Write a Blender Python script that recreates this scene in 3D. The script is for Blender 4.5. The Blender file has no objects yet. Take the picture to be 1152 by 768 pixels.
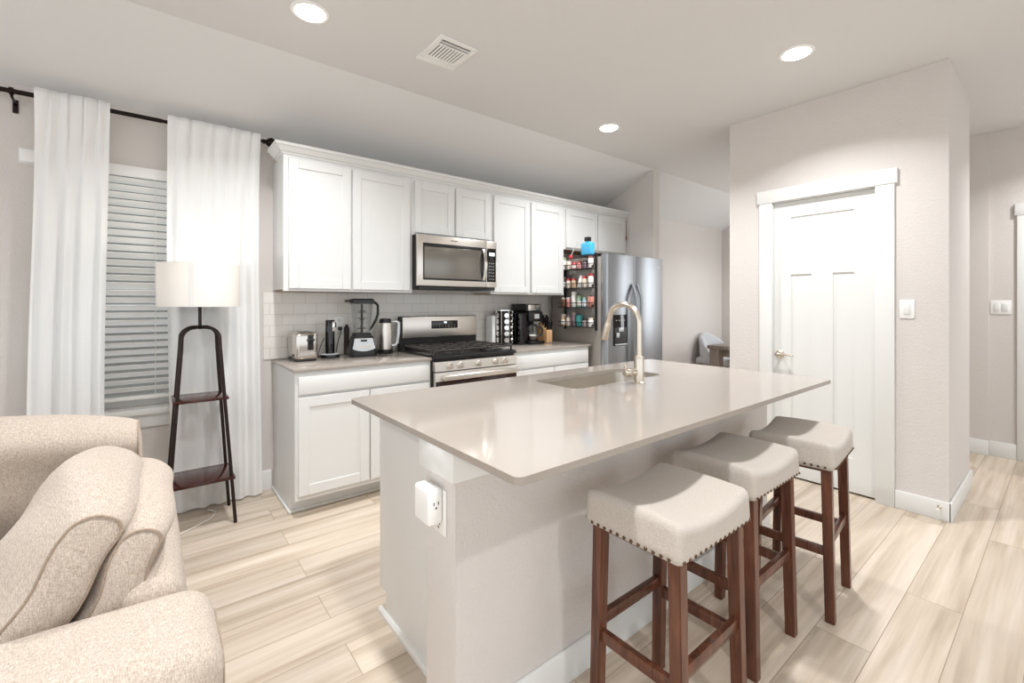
import bpy, bmesh, math, random
from mathutils import Vector, Matrix
random.seed(7)
S = bpy.context.scene
COL = S.collection
PI = math.pi
# ------------------------------------------------------------------ camera, world, lights, exposure
TH = 0.676; F = 506.0; HY = 341.0; CAMZ = 1.292
cd = bpy.data.cameras.new('camera'); cam = bpy.data.objects.new('camera', cd); COL.objects.link(cam)
cd.sensor_width = 36.0; cd.lens = F/1152*36; cd.shift_y = -(384-HY)/1152.0
cd.clip_start = 0.02
cam.location = (0, 0, CAMZ); cam.rotation_euler = (PI/2, 0, -TH)
S.camera = cam
vs = S.view_settings
vs.view_transform = 'Standard'; vs.look = 'None'; vs.gamma = 1.0; vs.use_curve_mapping = False
vs.exposure = 0.40
WORLD = 1.2
w = bpy.data.worlds.new('world'); S.world = w; w.use_nodes = True
w.node_tree.nodes['Background'].inputs[0].default_value = (0.90, 0.95, 1.0, 1)
w.node_tree.nodes['Background'].inputs[1].default_value = WORLD
DOWN_W = 15.0
DOWNLIGHTS = [(0.618, 2.378), (2.947, 2.396), (2.917, 1.002)]
DOWN_EXTRA = [(0.62, 0.95), (-1.6, 1.0), (-1.6, -1.0), (0.7, -1.0), (5.0, -0.3), (6.2, 2.0)]   # the same lamps of the ceiling grid, outside the frame
def arealight(name, loc, size, watts, col=(.97, .985, 1), rot=(0, 0, 0), spread=PI):
    l = bpy.data.lights.new(name, 'AREA'); l.shape = 'DISK'; l.size = size; l.energy = watts; l.color = col; l.spread = spread
    o = bpy.data.objects.new(name, l); COL.objects.link(o); o.location = loc; o.rotation_euler = rot
    return o
CEIL = 2.742
for (x, y) in DOWNLIGHTS + DOWN_EXTRA:
    arealight('downlight_lamp', (x, y, CEIL-0.024), 0.13, DOWN_W, spread=2.3)

# daylight falling through the dining room window
dw = bpy.data.lights.new('dining_daylight', 'AREA'); dw.shape = 'RECTANGLE'; dw.size = 1.2; dw.size_y = 1.4; dw.energy = 19; dw.color = (.93, .97, 1)
dwo = bpy.data.objects.new('dining_daylight', dw); COL.objects.link(dwo); dwo.location = (6.375, .93, 1.475); dwo.rotation_euler = (PI/2, 0, 0)

# ------------------------------------------------------------------ materials
def lin(c):
    return tuple(((v/255.0)/12.92 if v/255.0 <= .04045 else (((v/255.0)+.055)/1.055)**2.4) for v in c) + (1,)
def newmat(name):
    m = bpy.data.materials.new(name); m.use_nodes = True
    return m, m.node_tree, m.node_tree.nodes['Principled BSDF']
def pm(name, rgb, rough=.5, metal=0, bump=0, bscale=60, var=0, vscale=4, spec=.5, emit=0, coat=0, aniso=0, stretch=None):
    m, nt, b = newmat(name); N = nt.nodes; L = nt.links
    b.inputs['Base Color'].default_value = lin(rgb); b.inputs['Roughness'].default_value = rough
    b.inputs['Metallic'].default_value = metal; b.inputs['Specular IOR Level'].default_value = spec
    b.inputs['Coat Weight'].default_value = coat
    if emit:
        b.inputs['Emission Color'].default_value = lin(rgb); b.inputs['Emission Strength'].default_value = emit
    tc = N.new('ShaderNodeTexCoord'); src = tc.outputs['Object']
    if stretch:
        mp = N.new('ShaderNodeMapping'); mp.inputs['Scale'].default_value = stretch; L.new(src, mp.inputs['Vector']); src = mp.outputs['Vector']
    if var:
        n = N.new('ShaderNodeTexNoise'); n.inputs['Scale'].default_value = vscale; n.inputs['Detail'].default_value = 4
        L.new(src, n.inputs['Vector'])
        mx = N.new('ShaderNodeMix'); mx.data_type = 'RGBA'; c = lin(rgb)
        mx.inputs[6].default_value = tuple(v*(1-var) for v in c[:3])+(1,); mx.inputs[7].default_value = tuple(min(1, v*(1+var)) for v in c[:3])+(1,)
        L.new(n.outputs['Fac'], mx.inputs[0]); L.new(mx.outputs[2], b.inputs['Base Color'])
    if bump:
        n = N.new('ShaderNodeTexNoise'); n.inputs['Scale'].default_value = bscale; n.inputs['Detail'].default_value = 3
        L.new(src, n.inputs['Vector'])
        bp = N.new('ShaderNodeBump'); bp.inputs['Strength'].default_value = bump; bp.inputs['Distance'].default_value = .004
        L.new(n.outputs['Fac'], bp.inputs['Height']); L.new(bp.outputs['Normal'], b.inputs['Normal'])
    return m
def fabric(name, rgb, rgb2, scale, bump=.5, rough=.95):
    m, nt, b = newmat(name); N = nt.nodes; L = nt.links
    tc = N.new('ShaderNodeTexCoord')
    fac = None
    outs = []
    for st in ((scale, scale*6, scale*6), (scale*6, scale, scale*1.0)):
        mp = N.new('ShaderNodeMapping'); mp.inputs['Scale'].default_value = st; L.new(tc.outputs['Object'], mp.inputs['Vector'])
        n = N.new('ShaderNodeTexNoise'); n.inputs['Scale'].default_value = 1; n.inputs['Detail'].default_value = 2
        L.new(mp.outputs['Vector'], n.inputs['Vector']); outs.append(n.outputs['Fac'])
    ad = N.new('ShaderNodeMath'); ad.operation = 'ADD'; L.new(outs[0], ad.inputs[0]); L.new(outs[1], ad.inputs[1])
    rp = N.new('ShaderNodeMapRange'); rp.inputs[1].default_value = .7; rp.inputs[2].default_value = 1.3; L.new(ad.outputs[0], rp.inputs[0])
    mx = N.new('ShaderNodeMix'); mx.data_type = 'RGBA'; mx.inputs[6].default_value = lin(rgb2); mx.inputs[7].default_value = lin(rgb)
    L.new(rp.outputs[0], mx.inputs[0]); L.new(mx.outputs[2], b.inputs['Base Color'])
    bp = N.new('ShaderNodeBump'); bp.inputs['Strength'].default_value = bump; bp.inputs['Distance'].default_value = .002
    L.new(rp.outputs[0], bp.inputs['Height']); L.new(bp.outputs['Normal'], b.inputs['Normal'])
    b.inputs['Roughness'].default_value = rough; b.inputs['Sheen Weight'].default_value = .15; b.inputs['Specular IOR Level'].default_value = .15
    return m
def floor_mat():
    m, nt, b = newmat('oak_planks'); N = nt.nodes; L = nt.links
    tc = N.new('ShaderNodeTexCoord'); mp = N.new('ShaderNodeMapping'); mp.inputs['Location'].default_value = (0.37, -0.466+.18*10, 0)
    L.new(tc.outputs['Object'], mp.inputs['Vector'])
    br = N.new('ShaderNodeTexBrick'); br.offset = .37; br.offset_frequency = 2; br.squash = 1
    br.inputs['Scale'].default_value = 1; br.inputs['Brick Width'].default_value = 1.5; br.inputs['Row Height'].default_value = .18
    br.inputs['Mortar Size'].default_value = .0012; br.inputs['Mortar Smooth'].default_value = .2; br.inputs['Bias'].default_value = 0
    br.inputs['Color1'].default_value = (0, 0, 0, 1); br.inputs['Color2'].default_value = (1, 1, 1, 1); br.inputs['Mortar'].default_value = (.5, .5, .5, 1)
    L.new(mp.outputs['Vector'], br.inputs['Vector'])
    # grain stretched along the plank, shifted plank by plank
    sc = N.new('ShaderNodeVectorMath'); sc.operation = 'SCALE'; sc.inputs['Scale'].default_value = 23.0; L.new(br.outputs['Color'], sc.inputs[0])
    av = N.new('ShaderNodeVectorMath'); L.new(mp.outputs['Vector'], av.inputs[0]); L.new(sc.outputs[0], av.inputs[1])
    m2 = N.new('ShaderNodeMapping'); m2.inputs['Scale'].default_value = (.75, 13, 1); L.new(av.outputs[0], m2.inputs['Vector'])
    n1 = N.new('ShaderNodeTexNoise'); n1.inputs['Scale'].default_value = 1.4; n1.inputs['Detail'].default_value = 6; n1.inputs['Distortion'].default_value = .25
    L.new(m2.outputs[0], n1.inputs['Vector'])
    m3 = N.new('ShaderNodeMapping'); m3.inputs['Scale'].default_value = (3, 90, 1); L.new(av.outputs[0], m3.inputs['Vector'])
    n2 = N.new('ShaderNodeTexNoise'); n2.inputs['Scale'].default_value = 1; n2.inputs['Detail'].default_value = 3; L.new(m3.outputs[0], n2.inputs['Vector'])
    r = N.new('ShaderNodeValToRGB'); e = r.color_ramp.elements
    e[0].position = .30; e[0].color = lin((181, 163, 144)); e[1].position = .66; e[1].color = lin((217, 203, 187))
    k = r.color_ramp.elements.new(.47); k.color = lin((204, 188, 169))
    L.new(n1.outputs['Fac'], r.inputs[0])
    a = N.new('ShaderNodeMix'); a.data_type = 'RGBA'; a.blend_type = 'MULTIPLY'; a.inputs[0].default_value = .35
    L.new(r.outputs[0], a.inputs[6]); rr = N.new('ShaderNodeMapRange'); rr.inputs[1].default_value = .3; rr.inputs[2].default_value = .7; rr.inputs[3].default_value = .8; rr.inputs[4].default_value = 1.06
    L.new(n2.outputs['Fac'], rr.inputs[0]); L.new(rr.outputs[0], a.inputs[7])
    t = N.new('ShaderNodeMapRange'); t.inputs[3].default_value = .86; t.inputs[4].default_value = 1.06; L.new(br.outputs['Color'], t.inputs[0])
    c = N.new('ShaderNodeMix'); c.data_type = 'RGBA'; c.blend_type = 'MULTIPLY'; c.inputs[0].default_value = 1; L.new(a.outputs[2], c.inputs[6]); L.new(t.outputs[0], c.inputs[7])
    d = N.new('ShaderNodeMix'); d.data_type = 'RGBA'; L.new(br.outputs['Fac'], d.inputs[0]); L.new(c.outputs[2], d.inputs[6]); d.inputs[7].default_value = lin((140, 122, 102))
    L.new(d.outputs[2], b.inputs['Base Color'])
    b.inputs['Roughness'].default_value = .42; b.inputs['Specular IOR Level'].default_value = .4
    bp = N.new('ShaderNodeBump'); bp.inputs['Strength'].default_value = .25; bp.inputs['Distance'].default_value = .001; bp.invert = True
    L.new(br.outputs['Fac'], bp.inputs['Height']); L.new(bp.outputs[0], b.inputs['Normal'])
    return m
def tile_mat():
    m, nt, b = newmat('subway_tile'); N = nt.nodes; L = nt.links
    tc = N.new('ShaderNodeTexCoord'); mp = N.new('ShaderNodeMapping'); mp.inputs['Rotation'].default_value = (-PI/2, 0, 0); mp.inputs['Location'].default_value = (.05, -.9, 0)
    sx = N.new('ShaderNodeSeparateXYZ'); cx = N.new('ShaderNodeCombineXYZ'); L.new(tc.outputs['Object'], sx.inputs[0])
    L.new(sx.outputs['X'], cx.inputs['X']); L.new(sx.outputs['Z'], cx.inputs['Y'])
    mp = N.new('ShaderNodeMapping'); mp.inputs['Location'].default_value = (.05, -.9, 0); L.new(cx.outputs[0], mp.inputs['Vector'])
    br = N.new('ShaderNodeTexBrick'); br.inputs['Scale'].default_value = 1; br.inputs['Brick Width'].default_value = .1545; br.inputs['Row Height'].default_value = .0785
    br.inputs['Mortar Size'].default_value = .0016; br.inputs['Mortar Smooth'].default_value = .3
    br.inputs['Color1'].default_value = lin((226, 222, 216)); br.inputs['Color2'].default_value = lin((231, 228, 222)); br.inputs['Mortar'].default_value = lin((200, 192, 183))
    L.new(mp.outputs[0], br.inputs['Vector']); L.new(br.outputs['Color'], b.inputs['Base Color'])
    bp = N.new('ShaderNodeBump'); bp.invert = True; bp.inputs['Strength'].default_value = .5; bp.inputs['Distance'].default_value = .002
    L.new(br.outputs['Fac'], bp.inputs['Height']); L.new(bp.outputs[0], b.inputs['Normal'])
    b.inputs['Roughness'].default_value = .18
    return m
def wood_mat(name, c1, c2, rough=.35):
    m, nt, b = newmat(name); N = nt.nodes; L = nt.links
    tc = N.new('ShaderNodeTexCoord'); mp = N.new('ShaderNodeMapping'); mp.inputs['Scale'].default_value = (40, 40, 4); L.new(tc.outputs['Object'], mp.inputs['Vector'])
    n = N.new('ShaderNodeTexNoise'); n.inputs['Scale'].default_value = 1; n.inputs['Detail'].default_value = 5; n.inputs['Distortion'].default_value = .8; L.new(mp.outputs[0], n.inputs['Vector'])
    r = N.new('ShaderNodeValToRGB'); e = r.color_ramp.elements; e[0].position = .3; e[0].color = lin(c1); e[1].position = .7; e[1].color = lin(c2)
    L.new(n.outputs['Fac'], r.inputs[0]); L.new(r.outputs[0], b.inputs['Base Color']); b.inputs['Roughness'].default_value = rough
    return m
def sheer_mat(name, transp=.3):
    m = bpy.data.materials.new(name); m.use_nodes = True; nt = m.node_tree; N = nt.nodes; L = nt.links; N.clear()
    o = N.new('ShaderNodeOutputMaterial'); d = N.new('ShaderNodeBsdfDiffuse'); t = N.new('ShaderNodeBsdfTranslucent'); tr = N.new('ShaderNodeBsdfTransparent')
    d.inputs[0].default_value = lin((252, 252, 251)); t.inputs[0].default_value = lin((250, 250, 249)); tr.inputs[0].default_value = (1, 1, 1, 1)
    a = N.new('ShaderNodeMixShader'); a.inputs[0].default_value = .12; L.new(d.outputs[0], a.inputs[1]); L.new(t.outputs[0], a.inputs[2])
    c = N.new('ShaderNodeMixShader'); L.new(a.outputs[0], c.inputs[1]); L.new(tr.outputs[0], c.inputs[2])
    tc = N.new('ShaderNodeTexCoord'); mp = N.new('ShaderNodeMapping'); mp.inputs['Scale'].default_value = (90, 90, 3); L.new(tc.outputs['Object'], mp.inputs[0])
    n = N.new('ShaderNodeTexNoise'); n.inputs['Scale'].default_value = 1; L.new(mp.outputs[0], n.inputs['Vector'])
    rg = N.new('ShaderNodeMapRange'); rg.inputs[1].default_value = .3; rg.inputs[2].default_value = .7; rg.inputs[3].default_value = transp*.9; rg.inputs[4].default_value = transp*1.1
    L.new(n.outputs['Fac'], rg.inputs[0]); L.new(rg.outputs[0], c.inputs[0]); L.new(c.outputs[0], o.inputs[0])
    return m
def glass_mat(name, tint=(235, 238, 238), refl=.12, op=0.0):
    m = bpy.data.materials.new(name); m.use_nodes = True; nt = m.node_tree; N = nt.nodes; L = nt.links; N.clear()
    o = N.new('ShaderNodeOutputMaterial'); g = N.new('ShaderNodeBsdfGlossy'); tr = N.new('ShaderNodeBsdfTransparent'); g.inputs['Roughness'].default_value = .03
    tr.inputs[0].default_value = lin(tint); lw = N.new('ShaderNodeLayerWeight'); lw.inputs[0].default_value = .35
    mr = N.new('ShaderNodeMapRange'); mr.inputs[3].default_value = refl*.4; mr.inputs[4].default_value = refl*5; L.new(lw.outputs['Facing'], mr.inputs[0])
    c = N.new('ShaderNodeMixShader'); L.new(mr.outputs[0], c.inputs[0]); L.new(tr.outputs[0], c.inputs[1]); L.new(g.outputs[0], c.inputs[2]); L.new(c.outputs[0], o.inputs[0])
    return m

M = {}
M['wall'] = pm('greige_wall_paint', (213, 207, 202), .85, bump=.6, bscale=95, spec=.2)
M['ceil'] = pm('ceiling_paint', (222, 221, 220), .9, bump=.2, bscale=130, spec=.2)
M['trim'] = pm('white_trim_paint', (226, 226, 223), .4, spec=.4)
M['cab'] = pm('white_cabinet_paint', (223, 223, 221), .38, spec=.4)
M['cabwood'] = pm('raw_cabinet_wood', (176, 142, 108), .6, var=.2, vscale=20)
M['floor'] = floor_mat()
M['tile'] = tile_mat()
M['quartz'] = pm('greige_quartz', (162, 153, 144), .1, var=.05, vscale=300, spec=.5)
M['steel'] = pm('brushed_steel', (222, 216, 208), .32, 1, bump=.04, bscale=30, stretch=(1, 1, 60))
M['steelv'] = pm('fridge_steel', (168, 171, 175), .36, 1, bump=.03, bscale=30, stretch=(60, 60, 1))
M['chrome'] = pm('polished_chrome', (220, 218, 214), .1, 1)
M['nickel'] = pm('brushed_nickel', (214, 204, 190), .25, 1)
M['fridgeside'] = pm('grey_fridge_side', (158, 152, 145), .45, .3)
M['black'] = pm('black_plastic', (22, 21, 21), .3)
M['blackmat'] = pm('black_matte', (26, 25, 25), .6)
M['blackgl'] = pm('black_glass', (16, 14, 14), .06, spec=.6)
M['ovenglass'] = pm('oven_glass', (44, 18, 14), .07, spec=.6)
M['mwglass'] = pm('microwave_window', (128, 124, 117), .22, .55)
M['iron'] = pm('cast_iron', (66, 62, 59), .5, .3, bump=.3, bscale=120)
M['bronze'] = pm('dark_bronze_metal', (34, 27, 24), .3, .8)
M['lampmetal'] = pm('dark_brown_metal', (46, 33, 29), .35, .5)
M['lampwood'] = wood_mat('dark_mahogany', (38, 16, 14), (74, 28, 24), .14)
M['walnut'] = wood_mat('walnut_stain', (62, 33, 23), (112, 68, 48), .28)
M['block'] = wood_mat('light_maple', (196, 150, 104), (220, 178, 132), .5)
M['greywood'] = wood_mat('grey_washed_wood', (112, 101, 92), (150, 139, 130), .6)
M['seat'] = fabric('oatmeal_linen', (203, 195, 186), (183, 173, 162), 170, .4)
M['sofa'] = fabric('beige_weave', (220, 207, 194), (168, 151, 136), 105, .7)
M['sofaseam'] = fabric('beige_piping', (176, 158, 140), (150, 132, 114), 90)
M['greyfab'] = fabric('light_grey_fabric', (205, 207, 210), (188, 190, 194), 90)
M['sheer'] = sheer_mat('white_sheer', .12)
M['shade'] = None
M['white'] = pm('white_plastic', (240, 239, 236), .35)
M['slat'] = pm('white_blind_slat', (250, 249, 246), .4)
M['glass'] = glass_mat('clear_glass', (250, 251, 251), .09)
M['pane'] = glass_mat('window_pane', (238, 240, 240), .08)
M['brass'] = pm('antique_nail', (96, 76, 60), .3, .9)
M['ledlens'] = pm('led_lens', (255, 250, 240), .4, emit=14)
M['dark'] = pm('vent_dark', (48, 40, 36), .8)
M['fence'] = pm('grey_neighbour_siding', (138, 134, 127), .8, var=.1)
M['display'] = pm('lit_display', (220, 235, 240), .4, emit=1.2)
M['label'] = pm('white_label', (226, 222, 216), .5)
M['silverlabel'] = pm('silver_panel', (196, 200, 202), .3, .4)
M['grout'] = pm('white_caulk', (232, 230, 226), .6)
M['blue'] = pm('blue_bottle', (70, 172, 218), .25)
M['red'] = pm('red_plastic', (196, 48, 56), .35)
M['cordw'] = pm('white_cord', (226, 220, 212), .5)
def jarm(rgb): return pm('jar_colour_%02x%02x%02x' % rgb, rgb, .35)
# lamp shade: white fabric drum lit from the inside by its bulb
def shade_mat():
    m = bpy.data.materials.new('white_lamp_shade'); m.use_nodes = True; nt = m.node_tree; N = nt.nodes; L = nt.links; N.clear()
    o = N.new('ShaderNodeOutputMaterial'); d = N.new('ShaderNodeBsdfDiffuse'); t = N.new('ShaderNodeBsdfTranslucent')
    d.inputs[0].default_value = lin((248, 245, 240)); t.inputs[0].default_value = lin((250, 246, 240))
    a = N.new('ShaderNodeMixShader'); a.inputs[0].default_value = .25; L.new(d.outputs[0], a.inputs[1]); L.new(t.outputs[0], a.inputs[2]); L.new(a.outputs[0], o.inputs[0])
    return m
M['shade'] = shade_mat()

# ------------------------------------------------------------------ mesh helpers
ORG = {}
class MB:
    def __init__(self): self.bm = bmesh.new()
    def box(self, x0, x1, y0, y1, z0, z1, bev=0, seg=2, mat=None):
        r = bmesh.ops.create_cube(self.bm, size=1)
        vs_ = r['verts']
        for v in vs_:
            v.co = Vector(((x0+x1)/2+v.co.x*(x1-x0), (y0+y1)/2+v.co.y*(y1-y0), (z0+z1)/2+v.co.z*(z1-z0)))
        if mat is not None: bmesh.ops.transform(self.bm, matrix=mat, verts=vs_)
        if bev > 0:
            es = list({e for v in vs_ for e in v.link_edges})
            bmesh.ops.bevel(self.bm, geom=es, offset=min(bev, .49*min(abs(x1-x0), abs(y1-y0), abs(z1-z0))), segments=seg, affect='EDGES', profile=.5)
        return self
    def cyl(self, p0, p1, r0, r1=None, n=20, caps=True):
        return self.tube([p0, p1], [r0, r0 if r1 is None else r1], n, caps)
    def tube(self, pts, r, n=10, caps=True, closed=False):
        pts = [Vector(p) for p in pts]; k = len(pts)
        rs = r if isinstance(r, (list, tuple)) else [r]*k
        rings = []; up = None
        for i, p in enumerate(pts):
            if closed: t = pts[(i+1) % k]-pts[i-1]
            elif i == 0: t = pts[1]-pts[0]
            elif i == k-1: t = pts[-1]-pts[-2]
            else: t = (pts[i+1]-p).normalized()+(p-pts[i-1]).normalized()
            t = t.normalized() if t.length > 1e-9 else Vector((0, 0, 1))
            if up is None:
                up = Vector((0, 0, 1)) if abs(t.z) < .9 else Vector((1, 0, 0))
            a = (up-t*up.dot(t)).normalized(); b = t.cross(a); up = a
            rings.append([self.bm.verts.new(p+(a*math.cos(2*PI*j/n)+b*math.sin(2*PI*j/n))*rs[i]) for j in range(n)])
        for i in range(k if closed else k-1):
            A = rings[i]; B = rings[(i+1) % k]
            for j in range(n):
                try: self.bm.faces.new((A[j], A[(j+1) % n], B[(j+1) % n], B[j]))
                except ValueError: pass
        if caps and not closed:
            self.bm.faces.new(rings[0][::-1]); self.bm.faces.new(rings[-1])
        return self
    def lathe(self, prof, c=(0, 0, 0), n=32, axis='z'):
        c = Vector(c); rings = []
        for (r, z) in prof:
            ring = []
            for j in range(n):
                a = 2*PI*j/n; x, y = r*math.cos(a), r*math.sin(a)
                v = (x, y, z) if axis == 'z' else ((z, x, y) if axis == 'x' else (x, z, y))
                ring.append(self.bm.verts.new(c+Vector(v)))
            rings.append(ring)
        for A, B in zip(rings, rings[1:]):
            for j in range(n): self.bm.faces.new((A[j], A[(j+1) % n], B[(j+1) % n], B[j]))
        if prof[0][0] > 1e-6: self.bm.faces.new(rings[0][::-1])
        if prof[-1][0] > 1e-6: self.bm.faces.new(rings[-1])
        return self
    def prism(self, poly, a0, a1, axis='x', bev=0):
        def mk(u, v, a): return (a, u, v) if axis == 'x' else ((u, a, v) if axis == 'y' else (u, v, a))
        A = [self.bm.verts.new(mk(u, v, a0)) for u, v in poly]; B = [self.bm.verts.new(mk(u, v, a1)) for u, v in poly]
        n = len(poly); fs = [self.bm.faces.new(A[::-1]), self.bm.faces.new(B)]
        for i in range(n): fs.append(self.bm.faces.new((A[i], A[(i+1) % n], B[(i+1) % n], B[i])))
        if bev:
            es = list({e for f in fs for e in f.edges})
            bmesh.ops.bevel(self.bm, geom=es, offset=bev, segments=2, affect='EDGES', profile=.5)
        return self
    def ball(self, c, r, sx=1, sy=1, sz=1, seg=16):
        rr = bmesh.ops.create_uvsphere(self.bm, u_segments=seg, v_segments=max(6, seg//2), radius=r)
        for v in rr['verts']: v.co = Vector(c)+Vector((v.co.x*sx, v.co.y*sy, v.co.z*sz))
        return self
    def frame(self, x0, x1, z0, z1, wd, y0, y1, bev=.002, bottom=True):
        """rectangular frame facing -Y"""
        self.box(x0, x0+wd, y0, y1, z0, z1, bev); self.box(x1-wd, x1, y0, y1, z0, z1, bev)
        self.box(x0+wd, x1-wd, y0, y1, z1-wd, z1, bev)
        if bottom: self.box(x0+wd, x1-wd, y0, y1, z0, z0+wd, bev)
        return self
    def rbox(self, half, r, M_=None, bulge=(0, 0, 0), n_in=8, fn=None):
        """rounded, optionally bulging box about the origin, then transformed"""
        H = Vector(half)
        def axis(h):
            rr = min(r, h*.98)
            e = [0, .12*rr, .35*rr, .65*rr, rr]
            return [-h+x for x in e] + [(-h+rr)+(2*(h-rr))*(i/n_in) for i in range(1, n_in)] + [h-x for x in e[::-1]]
        ax = [axis(h) for h in H]
        cache = {}
        def vert(i, j, k):
            key = (i, j, k)
            if key in cache: return cache[key]
            p = Vector((ax[0][i], ax[1][j], ax[2][k]))
            q = Vector([max(-h+min(r, h*.98), min(h-min(r, h*.98), c)) for h, c in zip(H, p)])
            d = p-q
            if d.length > 1e-9:
                l = max(abs(d.x), abs(d.y), abs(d.z))
                p = q+d.normalized()*(l)
            u = [max(-1, min(1, p[a]/H[a])) for a in range(3)]
            for a in range(3):
                if bulge[a]:
                    o = [x for x in range(3) if x != a]
                    p[a] += bulge[a]*u[a]*(1-u[o[0]]**2)*(1-u[o[1]]**2)
            if fn: p = fn(p, u)
            if M_ is not None: p = M_ @ p
            cache[key] = self.bm.verts.new(p); return cache[key]
        n = [len(a)-1 for a in ax]
        def quad(a, b, c, d):
            try: self.bm.faces.new((a, b, c, d))
            except ValueError: pass
        for k, flip in ((0, 1), (n[2], 0)):
            for i in range(n[0]):
                for j in range(n[1]):
                    f = [vert(i, j, k), vert(i+1, j, k), vert(i+1, j+1, k), vert(i, j+1, k)]; quad(*(f[::-1] if flip else f))
        for j, flip in ((0, 0), (n[1], 1)):
            for i in range(n[0]):
                for k in range(n[2]):
                    f = [vert(i, j, k), vert(i+1, j, k), vert(i+1, j, k+1), vert(i, j, k+1)]; quad(*(f[::-1] if flip else f))
        for i, flip in ((0, 1), (n[0], 0)):
            for j in range(n[1]):
                for k in range(n[2]):
                    f = [vert(i, j, k), vert(i, j+1, k), vert(i, j+1, k+1), vert(i, j, k+1)]; quad(*(f[::-1] if flip else f))
        return self
    def build(self, name, mat, parent=None, smooth=38, kind=None, fix=True):
        if fix: bmesh.ops.recalc_face_normals(self.bm, faces=self.bm.faces)
        me = bpy.data.meshes.new(name)
        off = ORG.get(parent.name, Vector((0, 0, 0))) if parent else Vector((0, 0, 0))
        if off.length: bmesh.ops.translate(self.bm, verts=self.bm.verts, vec=-off)
        self.bm.to_mesh(me); self.bm.free()
        for p in me.polygons: p.use_smooth = True
        me.set_sharp_from_angle(angle=math.radians(smooth))
        me.materials.append(mat)
        o = bpy.data.objects.new(name, me); COL.objects.link(o)
        if parent: o.parent = parent; ORG[o.name] = off
        if kind: o['kind'] = kind
        return o
def tag(o, label, cat, group=None):
    o['label'] = label; o['category'] = cat
    if group: o['group'] = group
    return o
def thing(name, label, cat, loc=(0, 0, 0), group=None):
    o = bpy.data.objects.new(name, None); COL.objects.link(o); o.location = loc; o.empty_display_size = .1
    ORG[o.name] = Vector(loc)
    return tag(o, label, cat, group)
KIDS = {}
def copy_tree(o, parent=None):
    c = o.copy(); COL.objects.link(c)
    if parent: c.parent = parent
    for ch in [x for x in COL.objects if x.parent == o]: copy_tree(ch, c)
    return c
def struct(name, mb, mat, parent=None, smooth=38):
    return mb.build(name, mat, parent, smooth, None if parent else 'structure')
def arc(cx, cz, r, a0, a1, n=12):
    return [(cx+r*math.cos(a0+(a1-a0)*i/n), cz+r*math.sin(a0+(a1-a0)*i/n)) for i in range(n+1)]
def rrect(x0, x1, y0, y1, r, n=6):
    p = []
    for (cx, cy, a) in ((x1-r, y1-r, 0), (x0+r, y1-r, PI/2), (x0+r, y0+r, PI), (x1-r, y0+r, 1.5*PI)):
        p += [(cx+r*math.cos(a+PI/2*i/n), cy+r*math.sin(a+PI/2*i/n)) for i in range(n+1)]
    return p

# ------------------------------------------------------------------ room shell
YB = 3.515; RIDGE = 2.842; ZLOW = 2.450
WX0, WX1, WZ0, WZ1 = -.41, .45, .665, 2.11
struct('floor', MB().box(-4, 8, -4, 3.63, -.1, 0), M['floor'])
def zs(y): return CEIL-(CEIL-ZLOW)*(y-RIDGE)/(YB-RIDGE)
mb = MB(); mb.prism([(-4, CEIL), (RIDGE, CEIL), (3.63, zs(3.63)), (3.63, zs(3.63)+.1), (RIDGE, CEIL+.1), (-4, CEIL+.1)], -4, 8, 'x')
struct('ceiling', mb, M['ceil'], smooth=5)
mb = MB(); y0, y1 = YB, YB+.115
mb.box(-4, WX0, y0, y1, 0, ZLOW-.0); mb.box(WX1, 8, y0, y1, 0, ZLOW-.0); mb.box(WX0, WX1, y0, y1, 0, WZ0); mb.box(WX0, WX1, y0, y1, WZ1, ZLOW)
struct('wall_back', mb, M['wall'])
mb = MB(); mb.prism([(2.843, 0), (YB-.001, 0), (YB-.001, zs(YB)-.002), (2.843, zs(2.843)-.001)], 4.241, 4.36, 'x'); struct('wall_alcove', mb, M['wall'])
mb = MB(); mb.box(7.123, 7.23, 1.0, YB-.001, 0, 2.43); mb.prism([(2.0, 2.43), (YB-.001, 2.43), (YB-.001, zs(YB)-.002), (RIDGE, CEIL-.001), (1.0, CEIL-.001), (1.0, 2.43)], 7.123, 7.23, 'x'); struct('wall_dining_end', mb, M['wall'])
# dining room front wall with a wide window that lights the room
mb = MB(); mb.box(5.66, 7.122, .95, 1.06, 0, .75); mb.box(5.66, 7.122, .95, 1.06, 2.2, CEIL-.001); mb.box(5.66, 5.75, .95, 1.06, .75, 2.2); mb.box(7.0, 7.122, .95, 1.06, .75, 2.2)
struct('wall_dining_front', mb, M['wall'])
mb = MB(); mb.frame(5.75, 7.0, .75, 2.2, .05, .98, 1.03); mb.box(6.35, 6.40, .985, 1.025, .8, 2.15); struct('window_2', mb, M['trim'])
mb = MB(); mb.box(5.55, 5.66, .447, 1.06, 0, CEIL-.001); mb.box(5.575, 5.66, .285, .447, 0, CEIL-.001); mb.box(5.575, 5.66, -.64, .285, 2.06, CEIL-.001); mb.box(5.575, 5.66, -4, -.64, 0, CEIL-.001)
struct('wall_right', mb, M['wall'])
# pantry block
PX = 3.68
mb = MB()
mb.box(PX, PX+.11, .458, .80, 0, CEIL-.001); mb.box(PX, PX+.11, 1.43, 1.75, 0, CEIL-.001); mb.box(PX, PX+.11, .80, 1.43, 2.06, CEIL-.001)
mb.box(PX+.11, 4.519, .458, .57, 0, CEIL-.001); mb.box(4.41, 4.519, .57, 1.75, 0, CEIL-.001); mb.box(PX+.11, 4.41, 1.64, 1.75, 0, CEIL-.001)
bmesh.ops.remove_doubles(mb.bm, verts=mb.bm.verts, dist=1e-5)
struct('wall_pantry', mb, M['wall'])
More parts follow.
